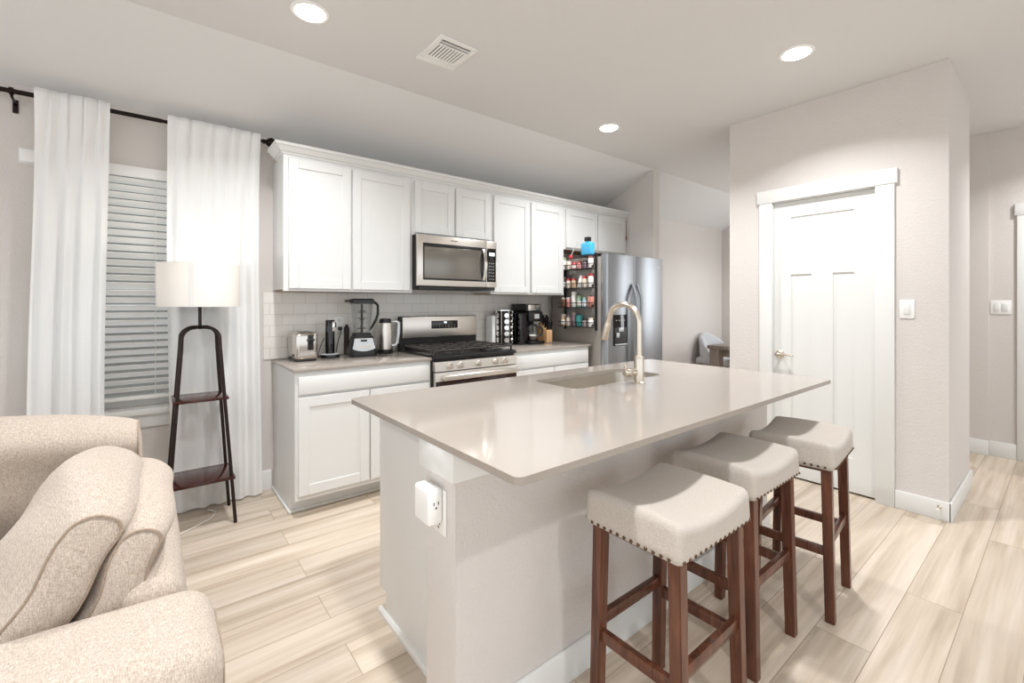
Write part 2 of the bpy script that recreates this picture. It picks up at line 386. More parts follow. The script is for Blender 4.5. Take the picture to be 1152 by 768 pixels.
# pantry door with craftsman panels
def door_leaf():
    mb = MB(); X0, X1 = PX+.022, PX+.058
    def bx(y0, y1, z0, z1): mb.box(X0, X1, y0, y1, z0, z1, 0)
    Y0, Y1, Z1 = .806, 1.422, 2.045
    a, b, c, d = .925, 1.308, 1.045, 1.177
    mb.box(X0+.009, X1-.005, Y0+.01, Y1-.01, .02, Z1-.01)
    bx(Y0, a, .014, Z1); bx(b, Y1, .014, Z1); bx(a, b, 1.93, Z1); bx(a, b, 1.505, 1.555); bx(a, b, .014, .24); bx(c, d, .24, 1.505)
    return mb
d1 = struct('door_1', door_leaf(), M['trim'])
hb = MB()
hb.lathe([(0, 0), (.031, 0), (.031, -.008), (.026, -.013), (.012, -.016), (.011, -.045), (.014, -.05), (.014, -.062), (0, -.064)], (PX+.022, 1.382, .911), 24, 'x')
hb.tube([(PX-.034, 1.382, .911), (PX-.036, 1.35, .913), (PX-.033, 1.31, .911), (PX-.028, 1.275, .907)], [.009, .008, .007, .006], 10)
hb.build('door_handle', M['nickel'], d1)
for z in (1.80, 1.08, .30):
    MB().cyl((PX+.017, .802, z-.045), (PX+.017, .802, z+.045), .006, n=10).build('hinge', M['nickel'], d1)
MB().box(PX+.0215, PX+.045, 1.4225, 1.429, .88, .95).build('latch_plate', M['nickel'], d1)
mb = MB()
mb.box(PX-.018, PX-.0005, 1.425, 1.515, 0, 2.055, .002); mb.box(PX-.018, PX-.0005, .705, .803, 0, 2.055, .002)
mb.box(PX-.024, PX-.0005, .690, 1.530, 2.052, 2.148, .002)
mb.box(PX, PX+.10, 1.4235, 1.4295, 0, 2.06); mb.box(PX, PX+.10, .8005, .8045, 0, 2.06); mb.box(PX, PX+.10, .80, 1.43, 2.047, 2.0595)
struct('trim_1', mb, M['trim'])
# hall door casing on the right wall
mb = MB(); mb.box(5.555, 5.5745, .19, .287, 0, 2.015, .002); mb.box(5.55, 5.5745, .10, .30, 2.015, 2.11, .002); mb.box(5.55, 5.5745, -.64, .10, 2.015, 2.11, .002); mb.box(5.555, 5.5745, -.72, -.63, 0, 2.015, .002)
struct('trim_2', mb, M['trim'])
mb = MB(); mb.box(5.60, 5.64, -.63, .19, .012, 2.02, .002); struct('door_2', mb, M['trim'])
# baseboards
mb = MB(); mb.prism([(3.5, 0), (YB-.0005, 0), (YB-.0005, .13), (3.506, .13), (3.5, .12)], -4, .655, 'x'); struct('baseboard_back', mb, M['trim'])
mb = MB(); mb.prism([(4.3601, 0), (4.375, 0), (4.375, .12), (4.3601, .13)], 2.85, 3.5, 'y'); mb.prism([(3.5, 0), (YB-.0005, 0), (YB-.0005, .13), (3.506, .13), (3.5, .12)], 4.37, 7.12, 'x'); struct('baseboard_dining', mb, M['trim'])
mb = MB(); mb.box(PX-.015, PX-.0005, .445, .7045, 0, .115, .004); mb.box(PX-.015, 4.53, .443, .4575, 0, .115, .004); mb.box(PX-.015, PX-.0005, 1.5155, 1.765, 0, .115, .004); struct('baseboard_pantry', mb, M['trim'])
mb = MB(); mb.box(5.535, 5.5495, .447, 1.06, 0, .125, .004); mb.box(5.56, 5.5745, .2875, .447, 0, .125, .004); struct('baseboard_right', mb, M['trim'])

# ------------------------------------------------------------------ window with sill, glass, outside siding
mb = MB(); fy0, fy1 = 3.575, 3.615
mb.frame(WX0+.001, WX1-.001, WZ0+.001, WZ1-.001, .045, fy0, fy1, .003); mb.box(WX0+.046, WX1-.046, fy0, fy1, 1.375, 1.415, .003)
win = struct('window_1', mb, M['trim'])
MB().box(WX0+.046, WX1-.046, 3.594, 3.598, WZ0+.046, WZ1-.046).build('window_glass', M['pane'], win)
mb = MB(); mb.box(-.52, .56, 3.465, 3.514, .625, .662, .006); mb.box(WX0+.001, WX1-.001, 3.514, 3.575, .630, .664, .002); mb.build('window_sill', M['trim'], win)
MB().box(-.49, .53, 3.496, 3.5145, .545, .625, .003).build('window_apron', M['trim'], win)
mb = MB()
for i in range(26): mb.box(-3.5, 4.5, 5.62-.012, 5.66, i*.14-.4, i*.14-.4+.138, 0, mat=None)
struct('wall_neighbour', mb, M['fence'])

# ------------------------------------------------------------------ backsplash (tile fixed to the wall)
mb = MB(); mb.box(.61, 3.30, YB-.008, YB-.0005, .901, 1.372); mb.box(.606, .61, YB-.010, YB-.0005, .901, 1.372)
struct('wall_backsplash', mb, M['tile'])

# ------------------------------------------------------------------ kitchen cabinets
def shaker(name, x0, x1, z0, z1, yf, parent, mat=None, stile=.06):
    mb = MB(); t = .019
    mb.box(x0+.01, x1-.01, yf+.007, yf+t, z0+.01, z1-.01)
    mb.box(x0, x0+stile, yf, yf+t, z0, z1, .0015, 1); mb.box(x1-stile, x1, yf, yf+t, z0, z1, .0015, 1)
    mb.box(x0+stile, x1-stile, yf, yf+t, z0, z0+stile, .0015, 1); mb.box(x0+stile, x1-stile, yf, yf+t, z1-stile, z1, .0015, 1)
    return mb.build(name, mat or M['cab'], parent)
UF = 3.20
def upper(x0, x1, z0, z1, doors, label, cat='cabinet'):
    t = thing('upper_cabinet', label, cat, ((x0+x1)/2, 3.514, z0), 'white upper kitchen cabinets')
    mb = MB(); mb.box(x0, x1, UF+.02, 3.5135, z0+.012, z1); mb.box(x0, x1, UF, UF+.02, z0, z1); mb.build('cabinet_box', M['cab'], t)
    mb = MB(); mb.box(x0+.018, x1-.018, UF+.021, 3.5, z0+.004, z0+.0115); mb.build('underside_panel', M['cabwood'], t)
    for (a, b) in doors: shaker('door', a, b, z0+.018, z1-.022, UF-.0195, t)
    return t
ZT = 2.262
upper(.667, 1.5745, 1.372, ZT, [(.697, 1.098), (1.112, 1.550)], 'wide white shaker wall cabinet at the left end, next to the curtain')
upper(1.5755, 2.332, 1.824, ZT, [(1.592, 1.944), (1.962, 2.314)], 'short white shaker wall cabinet directly above the microwave')
upper(2.333, 3.230, 1.372, ZT, [(2.352, 2.770), (2.788, 3.208)], 'white shaker wall cabinet between the microwave and the spice rack')
upper(3.231, 4.2395, 1.835, ZT, [(3.252, 3.722), (3.742, 4.205)], 'white shaker wall cabinet directly above the refrigerator')
mb = MB()
prof = [(UF+.004, ZT+.0005), (UF-.006, ZT+.0005), (UF-.012, ZT+.012), (UF-.022, ZT+.016), (UF-.045, ZT+.042), (UF-.055, ZT+.046), (UF-.058, ZT+.062), (UF+.004, ZT+.062)]
mb2 = bmesh.new()
# mitred crown: front run and left return
A = [(.667-(UF-u), u, z) for u, z in prof]
def ring(pts): return [mb.bm.verts.new(p) for p in pts]
r0 = ring([(.667-(UF-u), 3.4, z) for u, z in prof]); r1 = ring([(.667-(UF-u), u, z) for u, z in prof]); r2 = ring([(4.2395, u, z) for u, z in prof])
for P_, Q_ in ((r0, r1), (r1, r2)):
    for j in range(len(prof)): mb.bm.faces.new((P_[j], P_[(j+1) % len(prof)], Q_[(j+1) % len(prof)], Q_[j]))
mb.bm.faces.new(r0); mb.bm.faces.new(r2[::-1])
tag(mb.build('crown_moulding', M['cab'], smooth=20), 'white crown moulding running along the top of the wall cabinets', 'moulding')

BF = 2.905
def base(x0, x1, label, doors, drawer, endpanel):
    t = thing('base_cabinet', label, 'cabinet', ((x0+x1)/2, 3.514, 0), 'white base kitchen cabinets')
    mb = MB(); mb.box(x0, x1, BF, 3.5135, .105, .8795); mb.box(x0, x1, 3.012, 3.5135, 0, .105); mb.build('cabinet_box', M['cab'], t)
    shaker('drawer_front', drawer[0], drawer[1], .74, .855, BF-.0195, t, stile=.0575) if 0 else MB().box(drawer[0], drawer[1], BF-.0195, BF-.0005, .742, .850, .003).build('drawer_front', M['cab'], t)
    for a, b in doors: shaker('door', a, b, .136, .725, BF-.0195, t)
    mb = MB(); mb.box(x0-.006 if endpanel else x0, x1, 3.0, 3.0115, 0, .018, .004)
    if endpanel: mb.box(x0-.014, x0-.0005, 3.0, 3.499, 0, .018, .005)
    mb.build('shoe_strip', M['trim'], t)
    return t
base(.668, 1.5735, 'white base cabinet left of the gas range, under the toaster and blender', [(.686, 1.116), (1.126, 1.556)], (.686, 1.556), True)
base(2.336, 3.265, 'white base cabinet between the gas range and the refrigerator', [(2.354, 2.796), (2.806, 3.247)], (2.354, 3.247), False)
o = MB().box(.654, 1.5745, 2.884, 3.5065, .88, .90, .003).build('countertop', M['quartz']); tag(o, 'greige quartz worktop left of the gas range, under the toaster', 'countertop', 'wall worktops')
o = MB().box(2.335, 3.281, 2.884, 3.5065, .88, .90, .003).build('countertop', M['quartz']); tag(o, 'greige quartz worktop right of the gas range, under the coffee maker', 'countertop', 'wall worktops')

# ------------------------------------------------------------------ gas range
t = thing('gas_range', 'stainless steel gas range with black grates between the two worktops', 'stove', (1.955, 3.2, 0))
X0, X1 = 1.5765, 2.3325; YF = 2.862
mb = MB(); mb.box(X0, X1, YF+.02, 3.47, .03, .885); mb.box(X0+.03, X1-.03, YF+.06, 3.4, 0, .03); mb.build('range_body', M['blackmat'], t)
mb = MB(); mb.box(X0-.0, X1+.0, YF-.012, 3.425, .886, .912, .006); mb.build('cooktop', M['black'], t)
mb = MB(); mb.prism([(YF-.006, .80), (YF-.022, .80), (YF-.012, .868), (YF+.019, .868), (YF+.019, .80)], X0+.002, X1-.002, 'x'); mb.build('control_panel', M['steel'], t)
for i, x in enumerate((X0+.125, X0+.215, X0+.378, X0+.541, X0+.631)):
    k = MB(); k.lathe([(0, 0), (.024, 0), (.024, -.006), (.019, -.009), (.018, -.026), (.016, -.030), (0, -.031)], (x, YF-.0165, .834), 24, 'y'); k.box(x-.0035, x+.0035, YF-.057, YF-.044, .817, .851, .001)
    k.build('burner_knob', M['steel'], t)
od = MB().box(X0+.004, X1-.004, YF-.018, YF+.018, .215, .793, .006).build('oven_door', M['steel'], t)
MB().box(X0+.045, X1-.006, YF-.0215, YF-.0175, .30, .728, .002).build('oven_window', M['ovenglass'], od)
MB().box(X0+.006, X0+.045, YF-.0215, YF-.0175, .30, .728, .002).build('door_stile', M['blackmat'], od)
mb = MB(); mb.box(X0+.05, X1-.02, YF-.072, YF-.052, .738, .775, .008, 3); mb.box(X0+.055, X0+.09, YF-.060, YF-.017, .742, .771, .004); mb.box(X1-.06, X1-.025, YF-.060, YF-.017, .742, .771, .004); mb.build('oven_handle', M['steel'], od)
MB().box(X0+.004, X1-.004, YF-.014, YF+.018, .045, .208, .006).build('storage_drawer', M['steel'], t)
# backguard
mb = MB(); mb.box(X0, X1, 3.43, 3.472, .886, 1.182, .008); mb.build('backguard', M['blackmat'], t)
bg = MB().box(X0+.022, X1-.004, 3.418, 3.4295, 1.005, 1.178, .004).build('backguard_panel', M['steel'], t)
MB().box(X0+.285, X0+.545, 3.4145, 3.4178, 1.075, 1.142, .001).build('clock_panel', M['blackgl'], bg)
mb = MB(); mb.box(X0+.405, X0+.432, 3.4135, 3.4144, 1.120, 1.133); mb.build('clock_display', M['display'], bg)
for i in range(8):
    for j in range(2): MB().box(X0+.30+i*.03, X0+.306+i*.03, 3.4137, 3.4143, 1.088+j*.016, 1.091+j*.016).build('clock_button', M['label'], bg)
# burners and grates
for (bx_, by_, r) in ((X0+.19, 3.02, .045), (X0+.19, 3.28, .038), (X0+.378, 3.15, .05), (X0+.566, 3.02, .05), (X0+.566, 3.28, .035)):
    MB().lathe([(0, .912), (r+.012, .912), (r+.01, .920), (r, .922), (r, .930), (r-.006, .934), (0, .934)], (bx_, by_, 0), 24).build('burner', M['iron'], t)
for gx0, gx1 in ((X0+.012, X0+.258), (X0+.262, X0+.494), (X0+.498, X1-.012)):
    mb = MB(); g0, g1 = YF+.03, 3.40; zt = .952
    for a in (gx0, gx1-.012): mb.box(a, a+.012, g0, g1, zt-.014, zt, .003, 1)
    for a in (g0, g1-.012, (g0+g1)/2-.006): mb.box(gx0, gx1, a, a+.012, zt-.014, zt, .003, 1)
    mid = (gx0+gx1)/2; mb.box(mid-.006, mid+.006, g0, g1, zt-.014, zt, .003, 1)
    for yy in (g0+.13, g1-.13): mb.box(gx0, gx1, yy-.005, yy+.005, zt-.012, zt, .003, 1)
    for a in (gx0, gx1-.012):
        for b in (g0, g1-.012): mb.box(a, a+.012, b, b+.012, .912, zt-.01)
    mb.build('grate', M['iron'], t)

# ------------------------------------------------------------------ microwave
t = thing('microwave', 'stainless over-the-range microwave hung above the stove', 'microwave', (1.954, 3.514, 1.40))
X0, X1, Z0, Z1 = 1.577, 2.330, 1.405, 1.821
mb = MB(); mb.box(X0, X1, 3.145, 3.505, Z0, Z1); mb.build('oven_case', M['blackmat'], t)
MB().box(X0+.02, X1-.02, 3.13, 3.144, Z0-.004, Z0+.02, .003).build('bottom_vent', M['black'], t)
dr = MB(); xd = X1-.112
dr.box(X0, xd-.001, 3.115, 3.144, Z0+.022, Z1, .004); dr = dr.build('door', M['steel'], t)
MB().box(X0+.047, xd-.004, 3.1115, 3.1155, Z0+.068, Z1-.062, .002).build('door_frame', M['black'], dr)
MB().box(X0+.056, xd-.055, 3.1085, 3.1118, Z0+.082, Z1-.090, .001).build('door_window', M['mwglass'], dr)
hp = [(xd-.030, 3.112-.032*math.sin(PI*i/12)-.004, Z0+.078+(Z1-Z0-.150)*i/12) for i in range(13)]
mb = MB()
for i in range(12):
    (xa, ya, za), (xb, yb, zb) = hp[i], hp[i+1]
    vsn = [mb.bm.verts.new(p) for p in ((xa-.014, ya, za), (xa+.014, ya, za), (xb+.014, yb, zb), (xb-.014, yb, zb), (xa-.014, ya+.009, za), (xa+.014, ya+.009, za), (xb+.014, yb+.009, zb), (xb-.014, yb+.009, zb))]
    for f in ((0, 1, 2, 3), (4, 7, 6, 5), (0, 3, 7, 4), (1, 5, 6, 2)): mb.bm.faces.new([vsn[k] for k in f])
bmesh.ops.remove_doubles(mb.bm, verts=mb.bm.verts, dist=1e-5); mb.build('door_handle', M['chrome'], dr)
cp = MB().box(xd+.001, X1, 3.115, 3.144, Z0+.022, Z1, .004).build('control_side', M['steel'], t)
MB().box(xd+.006, X1-.012, 3.1115, 3.1152, Z0+.068, Z1-.062, .002).build('keypad', M['blackgl'], cp)
MB().box(xd+.030, X1-.028, 3.1105, 3.1114, Z1-.125, Z1-.098).build('clock_display', M['display'], cp)
for i in range(3):
    for j in range(6): MB().box(xd+.028+i*.022, xd+.036+i*.022, 3.1106, 3.1114, Z0+.09+j*.027, Z0+.094+j*.027).build('key', M['label'], cp)
mb = MB()
for i in range(5): mb.box(X0+.295+i*.013, X0+.303+i*.013, 3.1142, 3.1152, Z1-.034, Z1-.026)
mb.build('badge', M['dark'], dr)

# ------------------------------------------------------------------ refrigerator
t = thing('refrigerator', 'stainless side-by-side refrigerator with water dispenser in the alcove', 'refrigerator', (3.775, 3.1, 0))
MB().box(3.322, 4.222, 2.797, 3.46, .03, 1.738, .004).build('fridge_body', M['fridgeside'], t)
MB().box(3.34, 4.20, 2.80, 3.40, 0, .03).build('base_grille', M['blackmat'], t)
def fdoor(name, a, b):
    mb = MB(); mb.prism([(a, 2.790), (a, 2.732), (a+.006, 2.722), (a+.016, 2.718), (b-.016, 2.718), (b-.006, 2.722), (b, 2.732), (b, 2.790)], .06, 1.757, 'z'); return mb.build(name, M['steelv'], t)
ld = fdoor('freezer_door', 3.320, 3.734); rd = fdoor('fridge_door', 3.742, 4.232)
for d_, x in ((ld, 3.700), (rd, 3.776)):
    mb = MB(); pts = [(x, 2.716-.05*min(1, math.sin(PI*i/16)*2.2)-.003, .60+(1.48-.60)*i/16) for i in range(17)]
    mb.tube(pts, .0135, 12); mb.build('door_handle', M['steelv'], d_)
mb = MB(); mb.box(3.405, 3.615, 2.7115, 2.7178, .885, 1.182, .003); dp = mb.build('dispenser', M['blackgl'], ld)
mb = MB(); mb.box(3.42, 3.60, 2.709, 2.7112, .90, 1.06, .0); mb.build('dispenser_cavity', M['black'], dp)
mb = MB(); mb.box(3.475, 3.545, 2.700, 2.7088, 1.02, 1.06, .002); mb.box(3.44, 3.475, 2.696, 2.7088, .965, 1.01, .003); mb.build('dispenser_paddle', M['silverlabel'], dp)
MB().box(3.42, 3.60, 2.694, 2.7088, .893, .905, .003).build('drip_tray', M['silverlabel'], dp)
for i in range(4): MB().box(3.44+i*.042, 3.452+i*.042, 2.7105, 2.7113, 1.125, 1.132).build('dispenser_button', M['label'], dp)
MB().box(4.145, 4.165, 2.7170, 2.7182, 1.66, 1.672).build('badge', M['label'], rd)

# ------------------------------------------------------------------ spice rack on the fridge side
t = thing('spice_rack', 'black wire four-tier rack fixed to the side of the refrigerator', 'rack', (3.3215, 3.05, 1.04))
RX0, RX1 = 3.228, 3.3165; RY0, RY1 = 2.835, 3.27
SH = [1.624, 1.440, 1.252, 1.064]
for y in (RY0, RY1-.022): MB().box(3.306, 3.3215, y, y+.022, 1.03, 1.76, .003).build('upright', M['blackmat'], t)
for z in SH:
    mb = MB()
    r = .0035
    for zz in (z, z+.045): mb.tube([(RX1-.008, RY0, zz), (RX0, RY0, zz), (RX0, RY1, zz), (RX1-.008, RY1, zz)], r, 6)
    for i in range(15):
        y = RY0+(RY1-RY0)*i/14; mb.tube([(RX0, y, z+.045), (RX0, y, z), (RX1-.008, y, z)], .002, 5)
    mb.box(RX0-.002, RX1-.008, RY0-.002, RY1, z-.003, z+.0, 0)
    mb.ball((RX0+.02, RY0-.004, z+.02), .014, sy=.6)
    mb.build('rack_shelf', M['blackmat'], t)
def jar(loc, r, h, body, cap, label, kind='jar', square=False, tilt=0, band=None):
    t = thing('spice_jar' if kind == 'jar' else kind, label, kind if kind != 'jar' else 'jar', loc, 'jars and bottles on the fridge rack')
    hb = h*.80
    mb = MB()
    if square: mb.box(loc[0]-r*.8, loc[0]+r*.8, loc[1]-r, loc[1]+r, loc[2], loc[2]+h*.92, .004)
    else: mb.lathe([(0, 0), (r*.95, 0), (r, .004), (r, hb*.86), (r*.8, hb), (0, hb)], loc, 16)
    b = mb.build('jar_body', body, t)
    if not square: MB().lathe([(0, hb), (r*.86, hb), (r*.86, h-.003), (r*.8, h), (0, h)], loc, 16).build('lid', cap, t)
    else: MB().box(loc[0]-r*.3, loc[0]+r*.3, loc[1]-r*.4, loc[1]+r*.4, loc[2]+h*.92, loc[2]+h, .002).build('lid', cap, t)
    if band: MB().lathe([(r*1.01, hb*.2), (r*1.015, hb*.2+.001), (r*1.015, hb*.66), (r*1.01, hb*.66+.001)], loc, 16).build('jar_label', band, t)
    if tilt: t.rotation_euler = (tilt, 0, 0)
C_ = {k: jarm(v) for k, v in dict(white=(232, 228, 222), green=(150, 176, 136), red=(186, 70, 74), pink=(206, 140, 134), tan=(190, 160, 130), brown=(110, 74, 52), teal=(76, 158, 154), sage=(140, 168, 150), sky=(146, 178, 196), cream=(217, 203, 187), grey=(150, 140, 136), coral=(206, 142, 128), dark=(44, 40, 40), mauve=(122, 100, 108)).items()}
rows = [
 [('white', 'green', .13, 'green-labelled'), ('cream', 'white', .09, 'pale'), ('red', 'red', .075, 'red'), ('pink', 'red', .075, 'pink and red'), ('mauve', 'dark', .08, 'dark mauve'), ('white', 'pink', .125, 'pink-capped white')],
 [('mauve', 'grey', .12, 'mauve'), ('cream', 'red', .10, 'red-capped cream'), ('tan', 'red', .10, 'red-capped tan'), ('white', 'white', .13, 'leaning white'), ('cream', 'red', .115, 'red-capped'), ('white', 'red', .14, 'tall white, red-topped')],
 [('brown', 'cream', .10, 'cream-lidded brown'), ('pink', 'white', .10, 'white-lidded pink'), ('white', 'white', .155, 'tall white'), ('sage', 'green', .115, 'green'), ('sky', 'sage', .10, 'pale blue'), ('coral', 'dark', .115, 'black-lidded coral')],
 [('tan', 'cream', .12, 'tan'), ('cream', 'grey', .11, 'cream'), ('mauve', 'grey', .14, 'tall grey-lidded'), ('teal', 'dark', .125, 'teal'), ('grey', 'dark', .08, 'short grey'), ('white', 'cream', .09, 'short white')]]
ordn = ['leftmost', 'second from the left', 'third from the left', 'fourth from the left', 'fifth from the left', 'rightmost']
tier = ['top', 'second', 'third', 'bottom']
for si, (z, row) in enumerate(zip(SH, rows)):
    for ji, (bc, cc, h, nm) in enumerate(row):
        y = RY1-.038-(RY1-RY0-.076)*ji/5
        jar((3.266, y, z+.001), .0265 if ji % 2 else .029, h*.98, C_[bc], C_[cc], '%s jar, %s on the %s shelf of the fridge rack' % (nm, ordn[ji], tier[si]), square=(nm in ('teal', 'black-lidded coral')), tilt=(.28 if nm == 'leaning white' else 0), band=(C_['white'] if nm in ('red', 'mauve', 'green', 'tan', 'pale blue') else None))
# big blue bottle hung at the top of the rack
bt = thing('blue_bottle', 'bright blue square bottle with black cap above the fridge rack', 'bottle', (3.275, 2.905, 1.748))
z0 = 1.676
mb = MB(); mb.box(3.245, 3.305, 2.852, 2.985, 1.752, 1.875, .014, 3); mb.cyl((3.275, 2.918, 1.872), (3.275, 2.918, 1.892), .022); mb.build('bottle_body', M['blue'], bt)
MB().box(3.250, 3.300, 2.893, 2.943, 1.886, 1.928, .006).build('bottle_cap', M['black'], bt)
MB().box(3.235, 3.312, 2.842, 2.995, 1.743, 1.7505, .002).build('bottle_ledge', M['blackmat'], t)
lo = thing('kitchen_utensil', 'red round-headed stick with thin white handle atop the fridge rack', 'utensil', (3.26, 3.13, 1.74))
MB().ball((3.262, 3.13, 1.752), .022).build('head', M['red'], lo)
MB().cyl((3.262, 3.125, 1.77), (3.25, 3.02, 1.90), .004, n=8).build('stick', M['white'], lo)
ob = MB().ball((4.228, 3.197, 2.035), .024, sx=.5); ob.cyl((4.236, 3.197, 2.05), (4.237, 3.197, 2.24), .0025, n=6)  # thin cylinder above the bead stands in for the cabinet-end shadow edge
tag(ob.build('bead_shadow_line', pm('brown_bead', (150, 120, 92), .5)), 'small brown wooden bead below a modelled shadow edge beside the cabinet above the refrigerator', 'ornament')

# ------------------------------------------------------------------ island
t = thing('kitchen_island', 'white kitchen island base with textured knee wall behind the stools', 'island', (1.7, 1.45, 0))
PX0, PX1, PY0, PY1 = .666, 2.725, 1.085, 1.255
mb = MB(); mb.box(PX0, PX1, PY0, PY1, 0, .8795); mb.build('knee_wall', M['wall'], t)
mb = MB(); mb.box(PX0-.017, PX1+.010, PY0-.015, PY1+.015, .792, .8795, .002)
mb.build('wall_cap', M['trim'], t)
mb = MB(); ya, yb, zc_ = PY1+.0005, 1.838, .8795
mb.box(.757, 1.44, ya, yb, .10, zc_); mb.box(2.28, 2.66, ya, yb, .10, zc_); mb.box(1.44, 2.28, ya, 1.36, .10, zc_); mb.box(1.44, 2.28, 1.775, yb, .10, zc_); mb.box(1.44, 2.28, 1.36, 1.775, .10, .62); mb.box(.757, 2.66, PY1+.0005, 1.775, 0, .10); mb.build('cabinet_box', M['cab'], t)
for i, (a, b) in enumerate(((.80, 1.20), (1.206, 1.45), (2.30, 2.62))):
    mb = MB(); mb.box(a, b, 1.8385, 1.858, .74, .855, .003); mb.build('drawer_front', M['cab'], t)
for i, (a, b) in enumerate(((.80, 1.12), (1.13, 1.45), (1.47, 1.87), (1.88, 2.28), (2.30, 2.62))):
    mb = MB(); mb.box(a, b, 1.8385, 1.858, .13, .725 if i not in (2, 3) else .855, .003); mb.build('door', M['cab'], t)
mb = MB(); mb.prism([(.757, 0), (.741, 0), (.741, .014), (.748, .022), (.757, .022)], PY1+.001, 1.822, 'y'); mb.build('shoe_strip', M['trim'], t)
mb = MB(); mb.box(PX0-.013, PX1+.013, PY0-.014, PY0-.0005, 0, .115, .003); mb.box(PX0-.0135, PX0-.0005, PY0-.013, PY1, 0, .0, .0) if 0 else None; mb.build('skirting', M['trim'], t)
# counter slab with an undermount sink cut-out
def slab(outer, hole, z0, z1):
    mb = MB(); bm = mb.bm
    def loop(p): 
        v = [bm.verts.new((x, y, z1)) for x, y in p]; return [bm.edges.new((v[i], v[(i+1) % len(v)])) for i in range(len(v))]
    es = loop(outer)+loop(hole)
    bmesh.ops.triangle_fill(bm, use_beauty=True, use_dissolve=False, edges=es)
    fs = list(bm.faces)
    ex = bmesh.ops.extrude_face_region(bm, geom=fs)
    for v in [g for g in ex['geom'] if isinstance(g, bmesh.types.BMVert)]: v.co.z = z0
    return mb
IX0, IX1, IY0, IY1 = .640, 2.735, .776, 1.868
HX0, HX1, HY0, HY1 = 1.508, 2.205, 1.412, 1.718
mb = slab(rrect(IX0, IX1, IY0, IY1, .022), rrect(HX0, HX1, HY0, HY1, .055), .88, .90)
o = mb.build('countertop', M['quartz'], smooth=30); tag(o, 'large greige quartz island countertop with sink cut-out and overhang', 'countertop')
bv = o.modifiers.new('bevel', 'BEVEL'); bv.width = .003; bv.segments = 2; bv.limit_method = 'ANGLE'; bv.angle_limit = math.radians(60)
sk = thing('sink', 'stainless undermount sink set into the island countertop', 'sink', (1.856, 1.565, .88))
mb = MB(); bm = mb.bm; prev = None
for (ins, z, r) in ((-.03, .8795, .07), (-.002, .8795, .056), (0, .86, .055), (.008, .72, .06), (.02, .685, .07), (.05, .668, .06), (.12, .664, .02)):
    p = [bm.verts.new((x, y, z)) for x, y in rrect(HX0+ins-.006, HX1-ins+.006, HY0+ins-.006, HY1-ins+.006, r)]
    if prev:
        for j in range(len(p)): bm.faces.new((prev[j], prev[(j+1) % len(p)], p[(j+1) % len(p)], p[j]))
    prev = p
bm.faces.new(prev)
M['sinksteel'] = pm('satin_sink_steel', (216, 210, 201), .34, 1)
mb.build('basin', M['sinksteel'], sk, smooth=60)
MB().lathe([(0, .6645), (.036, .6645), (.044, .667), (.044, .6685), (.03, .6675), (0, .6665)], (1.856, 1.59, 0), 24).build('drain', M['chrome'], sk)
# faucet
f = thing('faucet', 'brushed nickel gooseneck kitchen faucet standing behind the island sink', 'faucet', (1.872, 1.335, .90))
fx, fy = 1.872, 1.335
mb = MB(); mb.lathe([(0, .9002), (.0285, .9002), (.0285, .905), (.0245, .908), (.0245, 1.022), (.022, 1.03), (.0155, 1.034), (.0155, 1.045), (0, 1.045)], (fx, fy, 0), 28); mb.build('faucet_body', M['nickel'], f)
r = .095
pts = [(fx, fy, 1.03), (fx, fy, 1.10), (fx, fy, 1.175)] + [(fx, fy+r-r*math.cos(a), 1.190+r*math.sin(a)*1.02) for a in [PI*k/16*.94 for k in range(17)]]
e = Vector(pts[-1]); d_ = (e-Vector(pts[-2])).normalized()
pts.append(tuple(e+d_*.02)); mb = MB(); mb.tube(pts, .0145, 16); mb.build('spout', M['nickel'], f)
s0 = e+d_*.018; mb = MB(); mb.tube([s0, s0+d_*.012, s0+d_*.03, s0+d_*.085, s0+d_*.095], [.0155, .0175, .0178, .0205, .018], 18); mb.build('spray_head', M['nickel'], f)
mb = MB(); hx = Vector((fx-.055, fy+.0, .955))
mb.tube([(fx-.015, fy+.004, .955), (fx-.045, fy+.012, .955)], [.016, .016], 16); mb.tube([(fx-.045, fy+.012, .955), (fx-.05, fy+.0135, .955), (fx-.082, fy+.022, .957), (fx-.088, fy+.0235, .957)], [.017, .0205, .0205, .016], 16)
mb.tube([(fx-.070, fy+.02, .972), (fx-.072, fy+.024, .985), (fx-.074, fy+.03, 1.0)], [.008, .007, .005], 10)
mb.build('faucet_lever', M['nickel'], f)
# outlet on the island's end wall
f = thing('power_outlet', 'white double outlet with boxy plug-in adapter on the island end', 'outlet', (.666, 1.17, .68))
MB().box(.6595, .6655, 1.129, 1.206, .618, .750, .002).build('cover_plate', M['white'], f)
ad = MB().box(.612, .659, 1.140, 1.232, .655, .758, .010, 4).build('plug_adapter', M['white'], f)
def sockets(mb, face, c, ax):
    for dz in (0,):
        for s_ in (-.007, .007):
            if ax == 'x': mb.box(face-.0006, face+.0006, c[0]+s_-.0012, c[0]+s_+.0012, c[1]-.001, c[1]+.008)
            else: mb.box(c[0]+s_-.0012, c[0]+s_+.0012, face-.0006, face+.0006, c[1]-.001, c[1]+.008)
        if ax == 'x': mb.box(face-.0006, face+.0006, c[0]-.0025, c[0]+.0025, c[1]-.012, c[1]-.007)
        else: mb.box(c[0]-.0025, c[0]+.0025, face-.0006, face+.0006, c[1]-.012, c[1]-.007)
mb = MB(); sockets(mb, .6592, (1.168, .644), 'x'); sockets(mb, 1.1397, (.636, .715), 'y'); mb.build('socket_slots', M['black'], f)

